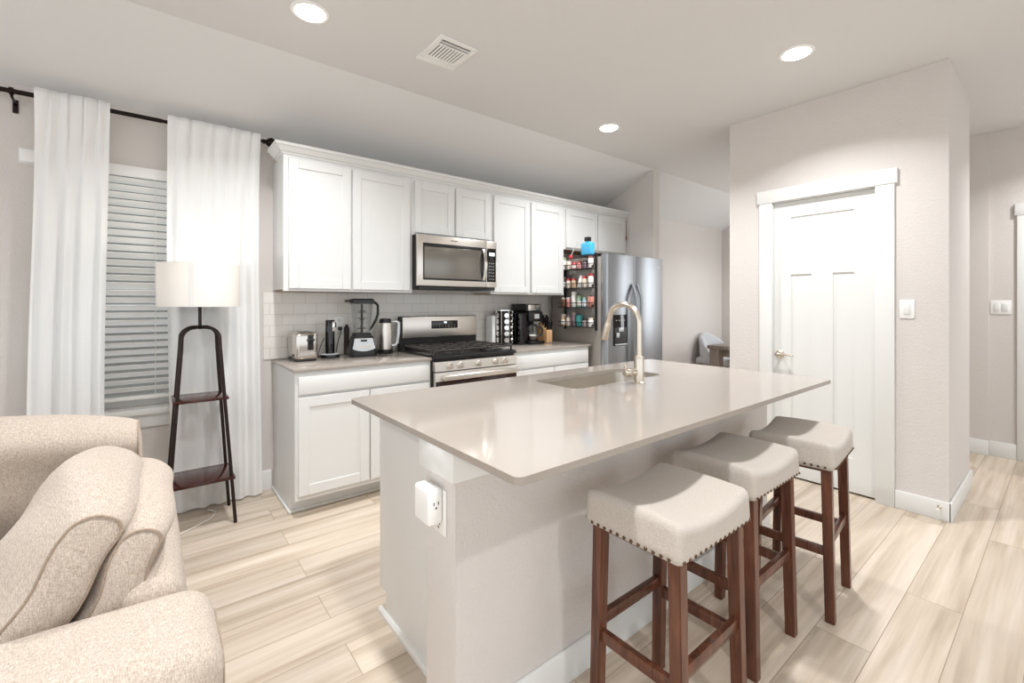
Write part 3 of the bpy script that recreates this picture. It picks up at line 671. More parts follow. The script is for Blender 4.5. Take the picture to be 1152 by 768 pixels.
# ------------------------------------------------------------------ bar stools
SEATZ = .615
def make_stool():
    t = thing('bar_stool', 'stool', 'stool', (0, 0, 0), 'saddle seat bar stools')
    hx, hy = .203, .165
    def saddle(p, u):
        q = p.copy()
        k = (p.z+.0475)/.095
        q.z += (.018*(u[0]**2) - .010*(1-u[0]**2) + .006*(1-u[1]**2))*max(0, min(1, k))
        q.x *= 1-.022*k; q.y *= 1-.022*k
        return q
    mb = MB(); mb.rbox((hx, hy, .0475), .024, Matrix.Translation((0, 0, SEATZ+.0475)), n_in=10, fn=saddle); mb.build('seat', M['seat'], t, smooth=60)
    # piping seams round the seat's upper edge
    nails = []
    nx, ny = 15, 13
    for i in range(nx):
        x = -hx+.017+(2*hx-.034)*i/(nx-1); nails += [(x, -hy), (x, hy)]
    for i in range(1, ny):
        y = -hy+.010+(2*hy-.020)*i/ny; nails += [(-hx, y), (hx, y)]
    me = None
    for (x, y) in nails:
        if me is None:
            o = MB().ball((0, 0, 0), .0052, seg=8).build('nailhead', M['brass'], t); me = o.data
        else:
            o = bpy.data.objects.new('nailhead', me); COL.objects.link(o); o.parent = t
        o.location = (x*.988, y*.986, SEATZ+.016)
    lt, lb = (.160, .128), (.166, .142)
    s_ = .0185
    for sx in (-1, 1):
        for sy in (-1, 1):
            mb = MB(); T = (sx*lt[0], sy*lt[1]); B = (sx*lb[0], sy*lb[1])
            zt, zb = SEATZ+.002, 0
            v = [mb.bm.verts.new(p) for p in [(B[0]+a*s_*.92, B[1]+b*s_*.92, zb) for a, b in ((-1, -1), (1, -1), (1, 1), (-1, 1))] + [(T[0]+a*s_, T[1]+b*s_, zt) for a, b in ((-1, -1), (1, -1), (1, 1), (-1, 1))]]
            fs = [mb.bm.faces.new([v[i] for i in q]) for q in ((3, 2, 1, 0), (4, 5, 6, 7), (0, 1, 5, 4), (1, 2, 6, 5), (2, 3, 7, 6), (3, 0, 4, 7))]
            bmesh.ops.bevel(mb.bm, geom=list(mb.bm.edges), offset=.002, segments=2, affect='EDGES')
            mb.build('leg', M['walnut'], t)
    def at(z): k = z/SEATZ; return (lb[0]+(lt[0]-lb[0])*k, lb[1]+(lt[1]-lb[1])*k)
    for sy in (-1, 1):
        a, b = at(.32); MB().box(-a, a, sy*b-.010, sy*b+.010, .300, .335, .002).build('stretcher', M['walnut'], t)
    for sx in (-1, 1):
        a, b = at(.27); MB().box(sx*a-.010, sx*a+.010, -b, b, .262, .297, .002).build('stretcher', M['walnut'], t)
    # apron under the seat
    mb = MB()
    for sy in (-1, 1): mb.box(-lt[0], lt[0], sy*lt[1]-.009, sy*lt[1]+.009, SEATZ-.012, SEATZ+.004)
    for sx in (-1, 1): mb.box(sx*lt[0]-.009, sx*lt[0]+.009, -lt[1], lt[1], SEATZ-.012, SEATZ+.004)
    mb.build('apron', M['walnut'], t)
    return t
st = make_stool()
spots = [(1.241, .780, 0, 'oatmeal linen saddle stool with walnut legs, nearest the camera'), (1.785, .830, .0, 'oatmeal linen saddle stool with walnut legs, middle of the three at the island'), (2.300, .772, .10, 'oatmeal linen saddle stool with walnut legs, farthest, by the pantry door')]
for i, (x, y, a, lab) in enumerate(spots):
    o = st if i == 0 else copy_tree(st)
    o.location = (x, y, 0); o.rotation_euler = (0, 0, a); o['label'] = lab

# ------------------------------------------------------------------ things on the wall worktops
CZ = .9005
t = thing('toaster', 'boxy stainless toaster at the left end of the worktop', 'toaster', (.81, 3.34, CZ))
x0, x1, y0, y1 = .748, .888, 3.225, 3.470; zt = CZ+.192
MB().box(x0+.006, x1-.006, y0+.01, y1-.01, CZ, CZ+.012, .003).build('toaster_base', M['black'], t)
tb = MB().box(x0, x1, y0, y1, CZ+.010, zt, .022, 4).build('toaster_shell', pm('toaster_steel', (206, 200, 192), .16, 1), t)
MB().box(x0+.074, x0+.112, y0-.0025, y0+.004, CZ+.075, zt-.014, .002).build('lever_slot', M['blackmat'], tb)
MB().box(x0+.072, x0+.114, y0-.022, y0-.003, CZ+.135, CZ+.152, .004).build('lever', M['black'], tb)
MB().lathe([(0, 0), (.009, 0), (.008, -.008), (0, -.009)], (x0-.0005, 3.29, CZ+.04), 14, 'x').build('browning_knob', M['black'], tb)
mb = MB()
for yy in (.035, .085): mb.box(x0+.022+yy*.9, x0+.05+yy*.9-.006, y0+.04, y1-.04, zt-.0005, zt+.001)
mb.build('bread_slot', M['dark'], tb)
# corkscrew-type cordless opener on a charging base
t = thing('electric_opener', 'tall black cylinder appliance standing on round charging base beside toaster', 'opener', (1.008, 3.36, CZ))
cx, cy = 1.008, 3.36
MB().lathe([(0, 0), (.062, 0), (.066, .006), (.064, .024), (.05, .030), (0, .030)], (cx, cy, CZ), 28).build('charging_base', M['black'], t)
MB().lathe([(.0642, .0235), (.0647, .024), (.052, .0305), (.04, .031), (.04, .0302)], (cx, cy, CZ), 28).build('base_rim', M['silverlabel'], t)
MB().lathe([(0, .03), (.031, .03), (.032, .05), (.032, .262), (.029, .272), (0, .273)], (cx, cy, CZ), 24).build('opener_body', M['blackgl'], t)
MB().box(cx+.006, cx+.026, cy-.036, cy-.024, CZ+.19, CZ+.26, .003).build('trim_panel', M['chrome'], t)
MB().box(cx+.028, cx+.042, cy-.012, cy+.012, CZ+.215, CZ+.255, .004).build('power_button', M['black'], t)
MB().tube([(cx-.03, cy+.03, CZ+.14), (cx-.045, cy+.045, CZ+.1), (cx-.07, cy+.04, CZ+.03), (cx-.075, cy+.02, CZ+.006), (cx-.03, cy-.05, CZ+.005), (cx+.02, cy-.075, CZ+.005)], .003, 8).build('power_cord', M['black'], t)
# blender
t = thing('blender', 'countertop blender with tall clear jar and silver front panel', 'blender', (1.226, 3.32, CZ))
bx_, by_ = 1.226, 3.32
Rz = Matrix.Rotation(-.16, 4, 'Z')
def BT(x, y, z): v = Rz @ Vector((x, y, z)); return (bx_+v.x, by_+v.y, CZ+v.z)
mb = MB(); vv = []
for (sx, sy, z) in ((.094, .088, 0), (.096, .09, .02), (.094, .088, .045), (.074, .070, .13), (.070, .066, .148)):
    vv.append([mb.bm.verts.new(BT(x*sx, y*sy, z)) for x, y in ((-1, -.75), (-.75, -1), (.75, -1), (1, -.75), (1, .75), (.75, 1), (-.75, 1), (-1, .75))])
for A_, B_ in zip(vv, vv[1:]):
    for j in range(8): mb.bm.faces.new((A_[j], A_[(j+1) % 8], B_[(j+1) % 8], B_[j]))
mb.bm.faces.new(vv[0][::-1]); mb.bm.faces.new(vv[-1]); mb.build('motor_base', M['black'], t, smooth=30)
mb = MB()
pp = []
for i in range(9):
    u = -1+2*i/8; zb = .060-.018*(1-u*u)
    pp.append((u, zb))
A_ = [mb.bm.verts.new(BT(u*.080, -.0885+(z-.045)*.205-.002, z)) for u, z in pp]; B_ = [mb.bm.verts.new(BT(u*.064, -.0885+.088*.205-.002, .134)) for u, z in pp]
A2 = [mb.bm.verts.new(BT(u*.080, -.0885+(z-.045)*.205+.006, z)) for u, z in pp]; B2 = [mb.bm.verts.new(BT(u*.064, -.0885+.088*.205+.006, .134)) for u, z in pp]
for i in range(8):
    mb.bm.faces.new((A_[i], A_[i+1], B_[i+1], B_[i])); mb.bm.faces.new((A2[i+1], A2[i], B2[i], B2[i+1])); mb.bm.faces.new((A_[i+1], A_[i], A2[i], A2[i+1])); mb.bm.faces.new((B_[i], B_[i+1], B2[i+1], B2[i]))
mb.bm.faces.new((A_[0], B_[0], B2[0], A2[0])); mb.bm.faces.new((A_[8], A2[8], B2[8], B_[8]))
fp = mb.build('front_panel', M['silverlabel'], t)
def panelbox(u0, u1, z0, z1, name, mat, d=.0035):
    mb = MB(); q = []
    for dd in (0, d):
        for (u, z) in ((u0, z0), (u1, z0), (u1, z1), (u0, z1)): q.append(mb.bm.verts.new(BT(u, -.0885+(z-.045)*.205-.0018-dd, z)))
    for fc in ((0, 1, 2, 3), (7, 6, 5, 4), (0, 4, 5, 1), (1, 5, 6, 2), (2, 6, 7, 3), (3, 7, 4, 0)): mb.bm.faces.new([q[i] for i in fc])
    return mb.build(name, mat, fp)
panelbox(-.022, .022, .112, .126, 'badge', M['dark'])
for u in (-.044, -.022, 0, .022, .044): panelbox(u-.009, u+.009, .078-.0, .088, 'speed_button', M['steel'])
panelbox(-.05, .05, .064, .072, 'button_strip', M['steel'])
def sq(s, z, r=.3): return [BT(x*s, y*s, z) for x, y in rrect(-1, 1, -1, 1, r, 3)]
mb = MB(); rr = [[mb.bm.verts.new(p) for p in sq(s, z)] for s, z in ((.052, .150), (.054, .19), (.070, .385), (.073, .39), (.0705, .389), (.0675, .384), (.0515, .19), (.049, .156))]
for A_, B_ in zip(rr, rr[1:]):
    for j in range(len(A_)): mb.bm.faces.new((A_[j], A_[(j+1) % len(A_)], B_[(j+1) % len(A_)], B_[j]))
mb.bm.faces.new(rr[-1]); mb.build('jar', M['glass'], t, smooth=30)
mb = MB(); rr = [[mb.bm.verts.new(p) for p in sq(s, z)] for s, z in ((.062, .148), (.062, .165), (.055, .172))]
for A_, B_ in zip(rr, rr[1:]):
    for j in range(len(A_)): mb.bm.faces.new((A_[j], A_[(j+1) % len(A_)], B_[(j+1) % len(A_)], B_[j]))
mb.bm.faces.new(rr[0][::-1]); mb.bm.faces.new(rr[-1]); mb.build('jar_collar', M['black'], t)
mb = MB(); mb.tube([BT(0, 0, .16), BT(0, 0, .385)], [.010, .008], 10)
for z, a in ((.205, 0), (.215, 1.6), (.27, .8), (.28, 2.4), (.325, .2), (.335, 1.8)):
    mb.box(-.036, .036, -.007, .007, -.0012, .0012, mat=Matrix.Translation(BT(0, 0, z)) @ Matrix.Rotation(a, 4, 'Z') @ Matrix.Rotation(.25, 4, 'X'))
mb.build('blade_column', M['dark'], t)
mb = MB(); rr = [[mb.bm.verts.new(p) for p in sq(s, z, .25)] for s, z in ((.076, .388), (.080, .392), (.080, .415), (.070, .425))]
for A_, B_ in zip(rr, rr[1:]):
    for j in range(len(A_)): mb.bm.faces.new((A_[j], A_[(j+1) % len(A_)], B_[(j+1) % len(A_)], B_[j]))
mb.bm.faces.new(rr[0][::-1]); mb.bm.faces.new(rr[-1]); mb.box(-.12, -.05, -.03, .03, .40, .416, .004, mat=Matrix.Translation((bx_, by_, CZ)) @ Rz); mb.build('lid', M['black'], t)
MB().tube([BT(.06, 0, .40), BT(.10, 0, .395), BT(.118, 0, .375), BT(.118, 0, .31), BT(.105, 0, .27), BT(.075, 0, .215), BT(.055, 0, .19)], [.009, .010, .010, .010, .010, .009, .008], 10).build('jar_handle', M['black'], t)
MB().tube([BT(.08, .05, .03), BT(.13, .03, .02), BT(.14, -.02, .006), BT(.10, -.09, .005), BT(.13, -.12, .005), BT(.16, -.09, .005)], .0035, 8).build('power_cord', M['black'], t)
# single serve blade cup left of the blender
t = thing('tall_tumbler', 'narrow dark single-serve cup standing close to blender left side', 'cup', (1.160, 3.455, CZ))
MB().lathe([(0, 0), (.020, 0), (.021, .02), (.018, .12), (.020, .19), (0, .19)], (1.160, 3.455, CZ), 20).build('cup_body', M['dark'], t)
MB().lathe([(0, .19), (.021, .19), (.021, .205), (.012, .215), (.010, .230), (0, .231)], (1.160, 3.455, CZ), 20).build('cup_cap', M['black'], t)
# outlet on the backsplash with two plugs
t = thing('power_outlet', 'white wall outlet with black plugs on the tile behind blender', 'outlet', (1.117, 3.506, 1.13))
MB().box(1.083, 1.152, 3.4995, 3.5065, 1.073, 1.192, .002).build('cover_plate', M['white'], t)
mb = MB(); sockets(mb, 3.4992, (1.117, 1.16), 'y'); mb.build('socket_slots', M['black'], t)
mb = MB(); mb.box(1.105, 1.130, 3.465, 3.4992, 1.087, 1.115, .005); mb.tube([(1.117, 3.467, 1.10), (1.116, 3.46, 1.07), (1.105, 3.485, 1.0), (1.095, 3.485, .95), (1.085, 3.47, .9045), (1.10, 3.44, .9045)], .0035, 8); mb.build('plug', M['black'], t)
# thermal carafe
t = thing('thermal_carafe', 'stainless thermal carafe with black base and handle left of range', 'carafe', (1.435, 3.37, CZ))
cx, cy = 1.430, 3.37
MB().lathe([(0, 0), (.058, 0), (.06, .006), (.06, .030), (.056, .034), (0, .034)], (cx, cy, CZ), 28).build('carafe_base', M['black'], t)
MB().lathe([(.055, .034), (.056, .05), (.051, .16), (.047, .225), (.045, .24), (0, .242)], (cx, cy, CZ), 28).build('carafe_body', M['steel'], t)
MB().lathe([(0, .238), (.047, .238), (.047, .255), (.040, .272), (0, .275)], (cx, cy, CZ), 24).build('carafe_lid', M['black'], t)
MB().tube([(cx+.035, cy-.018, CZ+.248), (cx+.08, cy-.04, CZ+.248), (cx+.092, cy-.046, CZ+.235), (cx+.090, cy-.045, CZ+.16), (cx+.082, cy-.041, CZ+.08), (cx+.068, cy-.034, CZ+.062), (cx+.045, cy-.022, CZ+.06)], [.010, .012, .013, .013, .012, .010, .009], 10).build('carafe_handle', M['silverlabel'], t)

# spice carousel
t = thing('spice_carousel', 'chrome revolving spice carousel packed with jars, right of the range', 'spice carousel', (2.600, 3.36, CZ))
cx, cy = 2.600, 3.36
MB().lathe([(0, 0), (.082, 0), (.082, .012), (.03, .018), (.012, .02), (0, .02)], (cx, cy, CZ), 32).build('carousel_base', M['chrome'], t)
MB().lathe([(0, .318), (.012, .318), (.084, .320), (.084, .330), (0, .334)], (cx, cy, CZ), 32).build('carousel_top', M['chrome'], t)
mb = MB()
for k in range(4):
    a = k*PI/2+.25
    for s_ in (-.35, .35): mb.cyl((cx+.082*math.cos(a+s_*1.0), cy+.082*math.sin(a+s_*1.0), CZ+.015), (cx+.082*math.cos(a+s_), cy+.082*math.sin(a+s_), CZ+.322), .0035, n=8)
mb.build('carousel_frame', M['chrome'], t)
mb = MB(); mb.box(cx-.055, cx+.055, cy-.055, cy+.055, CZ+.02, CZ+.318, .004, mat=None); mb.build('carousel_core', M['dark'], t)
for k in (3, 4, 5):
    a = k*PI/3+PI+.15-PI
    for j in range(5):
        c0 = Vector((cx, cy, CZ+.05+j*.057)); d_ = Vector((math.cos(a), math.sin(a), 0))
        mb = MB(); mb.cyl(c0+d_*.04, c0+d_*.072, .021, n=16); jb = mb.build('spice_vial', M['chrome' if j % 2 else 'brass'], t)
        MB().cyl(c0+d_*.0725, c0+d_*.086, .023, n=16).build('vial_cap', M['chrome'], jb)
# slim white canister + wire stand
t = thing('slim_box', 'slim upright white box beside the left of the spice carousel', 'box', (2.50, 3.42, CZ))
MB().box(2.468, 2.508, 3.37, 3.47, CZ, CZ+.268, .004).build('box_body', M['white'], t)
MB().box(2.466, 2.510, 3.368, 3.472, CZ+.268, CZ+.276, .002).build('box_lid', M['label'], t)
t = thing('spoon_rest', 'small bent wire stand in front of the slim white box', 'stand', (2.485, 3.30, CZ))
MB().tube([(2.470, 3.31, CZ+.004), (2.470, 3.31, CZ+.08), (2.476, 3.31, CZ+.098), (2.490, 3.30, CZ+.102), (2.502, 3.29, CZ+.096), (2.506, 3.29, CZ+.085), (2.506, 3.29, CZ+.004)], .003, 8).build('wire_loop', M['bronze'], t)
MB().lathe([(0, 0), (.03, 0), (.03, .004), (0, .005)], (2.488, 3.30, CZ), 20).build('stand_base', M['bronze'], t)
# coffee maker
t = thing('coffee_maker', 'black dual coffee maker with chrome panel and glass carafe', 'coffee maker', (2.86, 3.34, CZ))
x0, x1 = 2.705, 2.975
MB().box(x0, x0+.095, 3.25, 3.485, CZ, CZ+.298, .010, 3).build('water_tank', M['blackgl'], t)
MB().box(x0+.096, x1, 3.20, 3.485, CZ, CZ+.030, .006).build('warming_base', M['black'], t)
MB().box(x0+.096, x1, 3.36, 3.485, CZ+.031, CZ+.24, .006).build('rear_column', M['black'], t)
hd = MB().box(x0+.096, x1, 3.225, 3.485, CZ+.215, CZ+.312, .010, 3).build('brew_head', M['black'], t)
MB().box(x0+.125, x1-.05, 3.2215, 3.2255, CZ+.235, CZ+.295, .001).build('control_face', M['dark'], hd)
MB().box(x0+.155, x0+.215, 3.2195, 3.2214, CZ+.245, CZ+.288).build('clock_display', M['silverlabel'], hd)
lid = MB().box(x0+.07, x1-.01, 3.24, 3.47, CZ+.313, CZ+.385, .010, 3).build('top_lid', M['black'], t)
MB().box(x0+.09, x1-.03, 3.2365, 3.2405, CZ+.322, CZ+.376, .001).build('chrome_band', M['chrome'], lid)
cf = MB(); c = (x0+.175, 3.285, CZ+.0305); cf.lathe([(.055, 0), (.062, .01), (.064, .05), (.058, .105), (.046, .135), (.046, .142), (.044, .142), (.044, .134), (.056, .104), (.062, .05), (.06, .011), (.053, .002)], c, 28); cf = cf.build('glass_carafe', M['glass'], t)
MB().lathe([(0, .143), (.048, .143), (.048, .158), (0, .162)], c, 24).build('carafe_lid', M['black'], cf)
MB().lathe([(0, .004), (.058, .005), (.061, .05), (0, .052)], c, 24).build('coffee', M['ovenglass'], cf)
MB().lathe([(.0645, .045), (.0655, .047), (.0645, .060), (.063, .062)], c, 28).build('carafe_band', M['chrome'], cf)
MB().tube([(c[0]+.045, c[1]-.02, c[2]+.135), (c[0]+.085, c[1]-.04, c[2]+.13), (c[0]+.098, c[1]-.045, c[2]+.10), (c[0]+.092, c[1]-.042, c[2]+.05), (c[0]+.062, c[1]-.025, c[2]+.045)], .009, 10).build('carafe_handle', M['black'], cf)
# knife block
t = thing('knife_block', 'pale wooden knife block bristling with black-handled knives', 'knife block', (3.11, 3.34, CZ))
mb = MB(); mb.prism([(3.27, CZ), (3.41, CZ), (3.41, CZ+.15), (3.385, CZ+.20), (3.27, CZ+.118)], 3.068, 3.142, 'x', .003); mb.build('block', M['block'], t)
for i in range(3):
    for j in range(4):
        x = 3.080+i*.025; y = 3.285+j*.028; z = CZ+.125+j*.022
        d_ = Vector((random.uniform(-.12, .12), -.35+random.uniform(-.1, .1), 1)).normalized()
        p = Vector((x, y, z)); L_ = .085+.02*random.random()
        mb = MB(); mb.tube([p-d_*.01, p+d_*.02, p+d_*L_*.8, p+d_*L_], [.007, .009, .0095, .007], 8); h_ = mb.build('knife_handle', M['black'], t)
        MB().tube([p+d_*(L_-.002), p+d_*(L_+.005)], .006, 8).build('rivet_cap', M['chrome'], h_)

# ------------------------------------------------------------------ blind, curtain rod, curtains
t = thing('window_blind', 'white horizontal slat blind lowered over the window between the curtains', 'blind', (.02, 3.55, WZ1))
bx0, bx1 = WX0+.006, WX1-.006
mb = MB(); mb.box(bx0-.0, bx1, 3.500, 3.512, WZ1-.066, WZ1-.002, .003); mb.box(bx0, bx1, 3.512, 3.565, WZ1-.045, WZ1-.002); mb.build('valance', M['white'], t)
mb = MB(); al = math.radians(36); nsl = 29
for i in range(nsl):
    z = WZ1-.085-i*.0447; yc = 3.543
    mb.box(bx0+.004, bx1-.004, -.025, .025, -.0014, .0014, mat=Matrix.Translation((0, yc, z)) @ Matrix.Rotation(-al, 4, 'X'))
mb.build('slats', M['slat'], t)
zb = WZ1-.085-nsl*.0447+.005
MB().box(bx0+.004, bx1-.004, 3.518, 3.568, zb-.022, zb, .004).build('bottom_rail', M['white'], t)
for x in (bx0+.12, bx1-.12, .02):
    mb = MB(); mb.cyl((x, 3.517, WZ1-.06), (x, 3.517, zb), .0013, n=6); mb.cyl((x, 3.569, WZ1-.06), (x, 3.569, zb), .0013, n=6); mb.build('ladder_cord', M['label'], t)
RY, RZ = 3.42, 2.385
t = thing('curtain_rod', 'dark bronze curtain rod with ball finials above the window', 'curtain rod', (0, 3.42, RZ))
mb = MB(); mb.cyl((-.60, RY, RZ), (.05, RY, RZ), .0125, n=14); mb.cyl((.05, RY, RZ), (.585, RY, RZ), .0105, n=14); mb.build('rod', M['bronze'], t)
for s_, x in ((-1, -.60), (1, .585)):
    mb = MB(); mb.lathe([(0, 0), (.013, 0), (.016, .006*s_), (.016, .014*s_), (.010, .018*s_), (.022, .028*s_), (.033, .046*s_), (.034, .056*s_), (.027, .072*s_), (.013, .083*s_), (0, .087*s_)], (x, RY, RZ), 20, 'x'); mb.build('finial', M['bronze'], t)
for x in (-.562, .545):
    mb = MB(); mb.tube([(x, RY, RZ-.018), (x, RY+.012, RZ-.026), (x, RY+.05, RZ-.03), (x, 3.508, RZ-.035)], .006, 8); mb.box(x-.011, x+.011, 3.508, 3.5148, RZ-.085, RZ-.015, .002); mb.lathe([(.0127, -.008), (.019, -.008), (.019, .008), (.0127, .008)], (x, RY, RZ), 16, 'x'); mb.build('bracket', M['bronze'], t)
def curtain(label, xt0, xt1, xb0, xb1, nf, seed, amp):
    t = thing('sheer_curtain', label, 'curtain', ((xt0+xt1)/2, RY, RZ), 'white sheer curtains')
    rnd = random.Random(seed); ph = [rnd.uniform(0, 6.28) for _ in range(6)]
    nu, nv = 150, 60; zt, zb = RZ+.034, .012
    mb = MB(); bm = mb.bm; g = []
    for j in range(nv+1):
        v = j/nv; z = zt+(zb-zt)*v; row = []
        for i in range(nu+1):
            u = i/nu
            x = (xt0+(xt1-xt0)*u)*(1-v)+(xb0+(xb1-xb0)*u)*v + .006*math.sin(5*v+ph[0])
            x += .010*math.sin(9*u*PI+ph[4])*math.exp(-v*7)
            a = amp*(.25+.75*min(1, v*2.2))
            f_ = math.sin(nf*2*PI*u+ph[1]+.35*math.sin(2*v+ph[2])) + .35*math.sin(nf*1.5*2*PI*u+ph[3]+.8*v)
            g_ = math.exp(-((v-.06)/.12)**2)
            y = RY - a*f_*(1-.6*g_) - .006*abs(math.sin(nf*1.5*PI*u+6*v+ph[5]))*g_*3
            y -= .030*math.exp(-(v/.05)**2)
            if v < .05: y = min(y, RY-.017)
            row.append(bm.verts.new((x, min(y, 3.489), z)))
        g.append(row)
    for j in range(nv):
        for i in range(nu): bm.faces.new((g[j][i], g[j][i+1], g[j+1][i+1], g[j+1][i]))
    # back layer of the rod pocket
    hz = 6; g2 = []
    top = g[0]; 
    for j in range(hz+1):
        v = j/hz; row = []
        for i in range(nu+1):
            p = top[i].co; row.append(top[i] if j == 0 else bm.verts.new((g[min(j, 4)][i].co.x, RY+.022+.004*math.sin(nf*2*PI*i/nu+ph[1]), zt-.075*v)))
        g2.append(row)
    for j in range(hz):
        for i in range(nu): bm.faces.new((g2[j+1][i], g2[j+1][i+1], g2[j][i+1], g2[j][i]))
    mb.build('panel', M['sheer'], t, smooth=180, fix=False)
    return t
curtain('white sheer curtain panel left of the window, behind the sofa', -.476, -.193, -.515, -.205, 4, 3, .018)
curtain('white sheer curtain panel right of the window, behind the floor lamp', .075, .566, .088, .578, 5, 11, .014)

# ------------------------------------------------------------------ floor lamp with shelves
LX, LY = .225, 3.235
t = thing('floor_lamp', 'dark metal shelf floor lamp with white drum shade beside the curtain', 'floor lamp', (LX, LY, 0))
def half(z): k = min(1, z/1.10); return (.163-.075*k, .145-.060*k)
RL = Matrix.Rotation(.0, 4, 'Z')
def LT(x, y, z): v = RL @ Vector((x, y, 0)); return (LX+v.x, LY+v.y, z)
for sx in (-1, 1):
    for sy in (-1, 1):
        pts = []
        for z in (0, .3, .6, .9, 1.02): h_ = half(z); pts.append(LT(sx*h_[0], sy*h_[1], z))
        h_ = half(1.05)
        for k in range(1, 8):
            a = PI/2*k/7; rr = .065
            pts.append(LT(sx*(h_[0]-rr+rr*math.cos(a)), sy*(h_[1]*(1-.45*k/7)), 1.085+rr*math.sin(a)))
        pts.append(LT(0, 0, 1.152))
        MB().tube(pts, .0095, 12).build('leg', M['lampmetal'], t)
for z, e in ((.265, .018), (.735, .02)):
    h_ = half(z); mb = MB(); mb.box(-h_[0]-e, h_[0]+e, -h_[1]-e, h_[1]+e, z-.008, z+.008, .003, mat=Matrix.Translation((LX, LY, 0)) @ RL); mb.build('shelf', M['lampwood'], t)
MB().cyl(LT(0, 0, 1.145), LT(0, 0, 1.33), .009, n=12).build('stem', M['lampmetal'], t)
MB().lathe([(0, 1.14), (.022, 1.14), (.026, 1.148), (.022, 1.158), (0, 1.16)], (LX, LY, 0), 18).build('hub', M['lampmetal'], t)
SR, SZ0, SZ1 = .205, 1.272, 1.522
mb = MB(); mb.lathe([(SR, SZ0), (SR, SZ1), (SR-.003, SZ1), (SR-.003, SZ0), (SR, SZ0)], (LX, LY, 0), 64)
shd = mb.build('lamp_shade', M['shade'], t)
mb = MB(); a0 = math.atan2(-.93, -.30)
A_ = []
for k in (0, 1, 2, 3):
    a = a0+k*.035; A_.append([mb.bm.verts.new((LX+(SR+.0012)*math.cos(a), LY+(SR+.0012)*math.sin(a), z)) for z in (SZ0, SZ1)])
for a, b in zip(A_, A_[1:]): mb.bm.faces.new((a[0], b[0], b[1], a[1]))
mb.build('shade_seam', pm('shade_overlap', (226, 224, 221), .9), shd)
mb = MB(); mb.tube([(LX+(SR-.004)*math.cos(2*PI*k/40), LY+(SR-.004)*math.sin(2*PI*k/40), SZ1-.004) for k in range(40)], .003, 6, closed=True)
for k in range(3): mb.cyl((LX, LY, SZ1-.03), (LX+(SR-.004)*math.cos(2*PI*k/3), LY+(SR-.004)*math.sin(2*PI*k/3), SZ1-.006), .002, n=6)
mb.build('shade_ring', M['white'], shd)
mb = MB(); mb.ball((LX, LY, 1.395), .03, sz=1.25); mb.build('bulb', pm('lamp_bulb', (255, 236, 214), .4, emit=3), t)
pl = bpy.data.lights.new('lamp_glow', 'POINT'); pl.energy = 1.0; pl.color = (1, .93, .86); pl.shadow_soft_size = .035
po = bpy.data.objects.new('lamp_glow', pl); COL.objects.link(po); po.parent = t; po.location = (0, 0, 1.395+.06)
MB().tube([LT(.118, -.06, .725), LT(.10, -.05, .722), LT(.07, -.05, .725)], .006, 8).build('switch_knob', M['black'], t)
MB().tube([(LX-.11, LY-.13, .006), (LX-.02, LY-.07, .006), (LX+.06, LY+.0, .006), (LX+.09, LY+.08, .006), (LX+.05, LY+.13, .006)], .004, 8).build('power_cord', M['cordw'], t)

# ------------------------------------------------------------------ sofa
t = thing('sectional_sofa', 'beige woven fabric corner sofa with plump back cushions at left foreground', 'sofa', (-.45, 1.8, 0))
ROT = lambda ax, d: Matrix.Rotation(math.radians(d), 4, ax)
T_ = Matrix.Translation
mb = MB(); mb.rbox((.46, .70, .15), .04, T_((-.41, 1.86, .21))); mb.rbox((.95, .30, .15), .04, T_((-.92, 2.26, .21))); mb.build('seat_base', M['sofa'], t, smooth=60)
for (x, y) in ((.0, 1.22), (-.75, 1.22), (.0, 2.48), (-1.7, 2.48)): MB().lathe([(0, 0), (.022, 0), (.028, .075), (0, .075)], (x, y, 0), 14).build('foot', M['lampwood'], t)
def leanx(p, u):
    q = p.copy(); q.x += -.022*u[2]; q.z += .010*(1-u[1]**2)*max(0, u[2]); return q
mb = MB(); mb.rbox((.066, .50, .265), .05, T_((.018, 1.93, .330)), bulge=(.010, 0, .010), fn=leanx); mb.build('back_frame', M['sofa'], t, smooth=60)
mb = MB(); mb.rbox((.86, .06, .27), .05, T_((-.96, 2.49, .42))); mb.build('return_back', M['sofa'], t, smooth=60)
def armf(p, u):
    q = p.copy(); q.z += .012*(1-u[0]**2)*max(0, u[2]); return q
am = MB(); am.rbox((.506, .165, .255), .07, T_((-.379, 1.285, .312)), bulge=(0, .008, .012), fn=armf); am = am.build('arm', M['sofa'], t, smooth=60)
def seam(name, M_, hx, hy, r, cr, parent, n=8):
    pts = [M_ @ Vector((x, y, 0)) for x, y in rrect(-hx, hx, -hy, hy, cr, n)]
    return MB().tube(pts, r, 6, closed=True).build(name, M['sofaseam'], parent)
seam('piping', T_((.1245, 1.285, .312)) @ ROT('Y', 90), .205, .112, .0035, .05, am)
mb = MB(); mb.rbox((.40, .36, .075), .05, T_((-.50, 1.82, .40)), bulge=(0, 0, .02)); mb.build('seat_cushion', M['sofa'], t, smooth=60)
mb = MB(); mb.rbox((.50, .30, .075), .05, T_((-1.40, 2.12, .40)), bulge=(0, 0, .02)); mb.build('seat_cushion', M['sofa'], t, smooth=60)
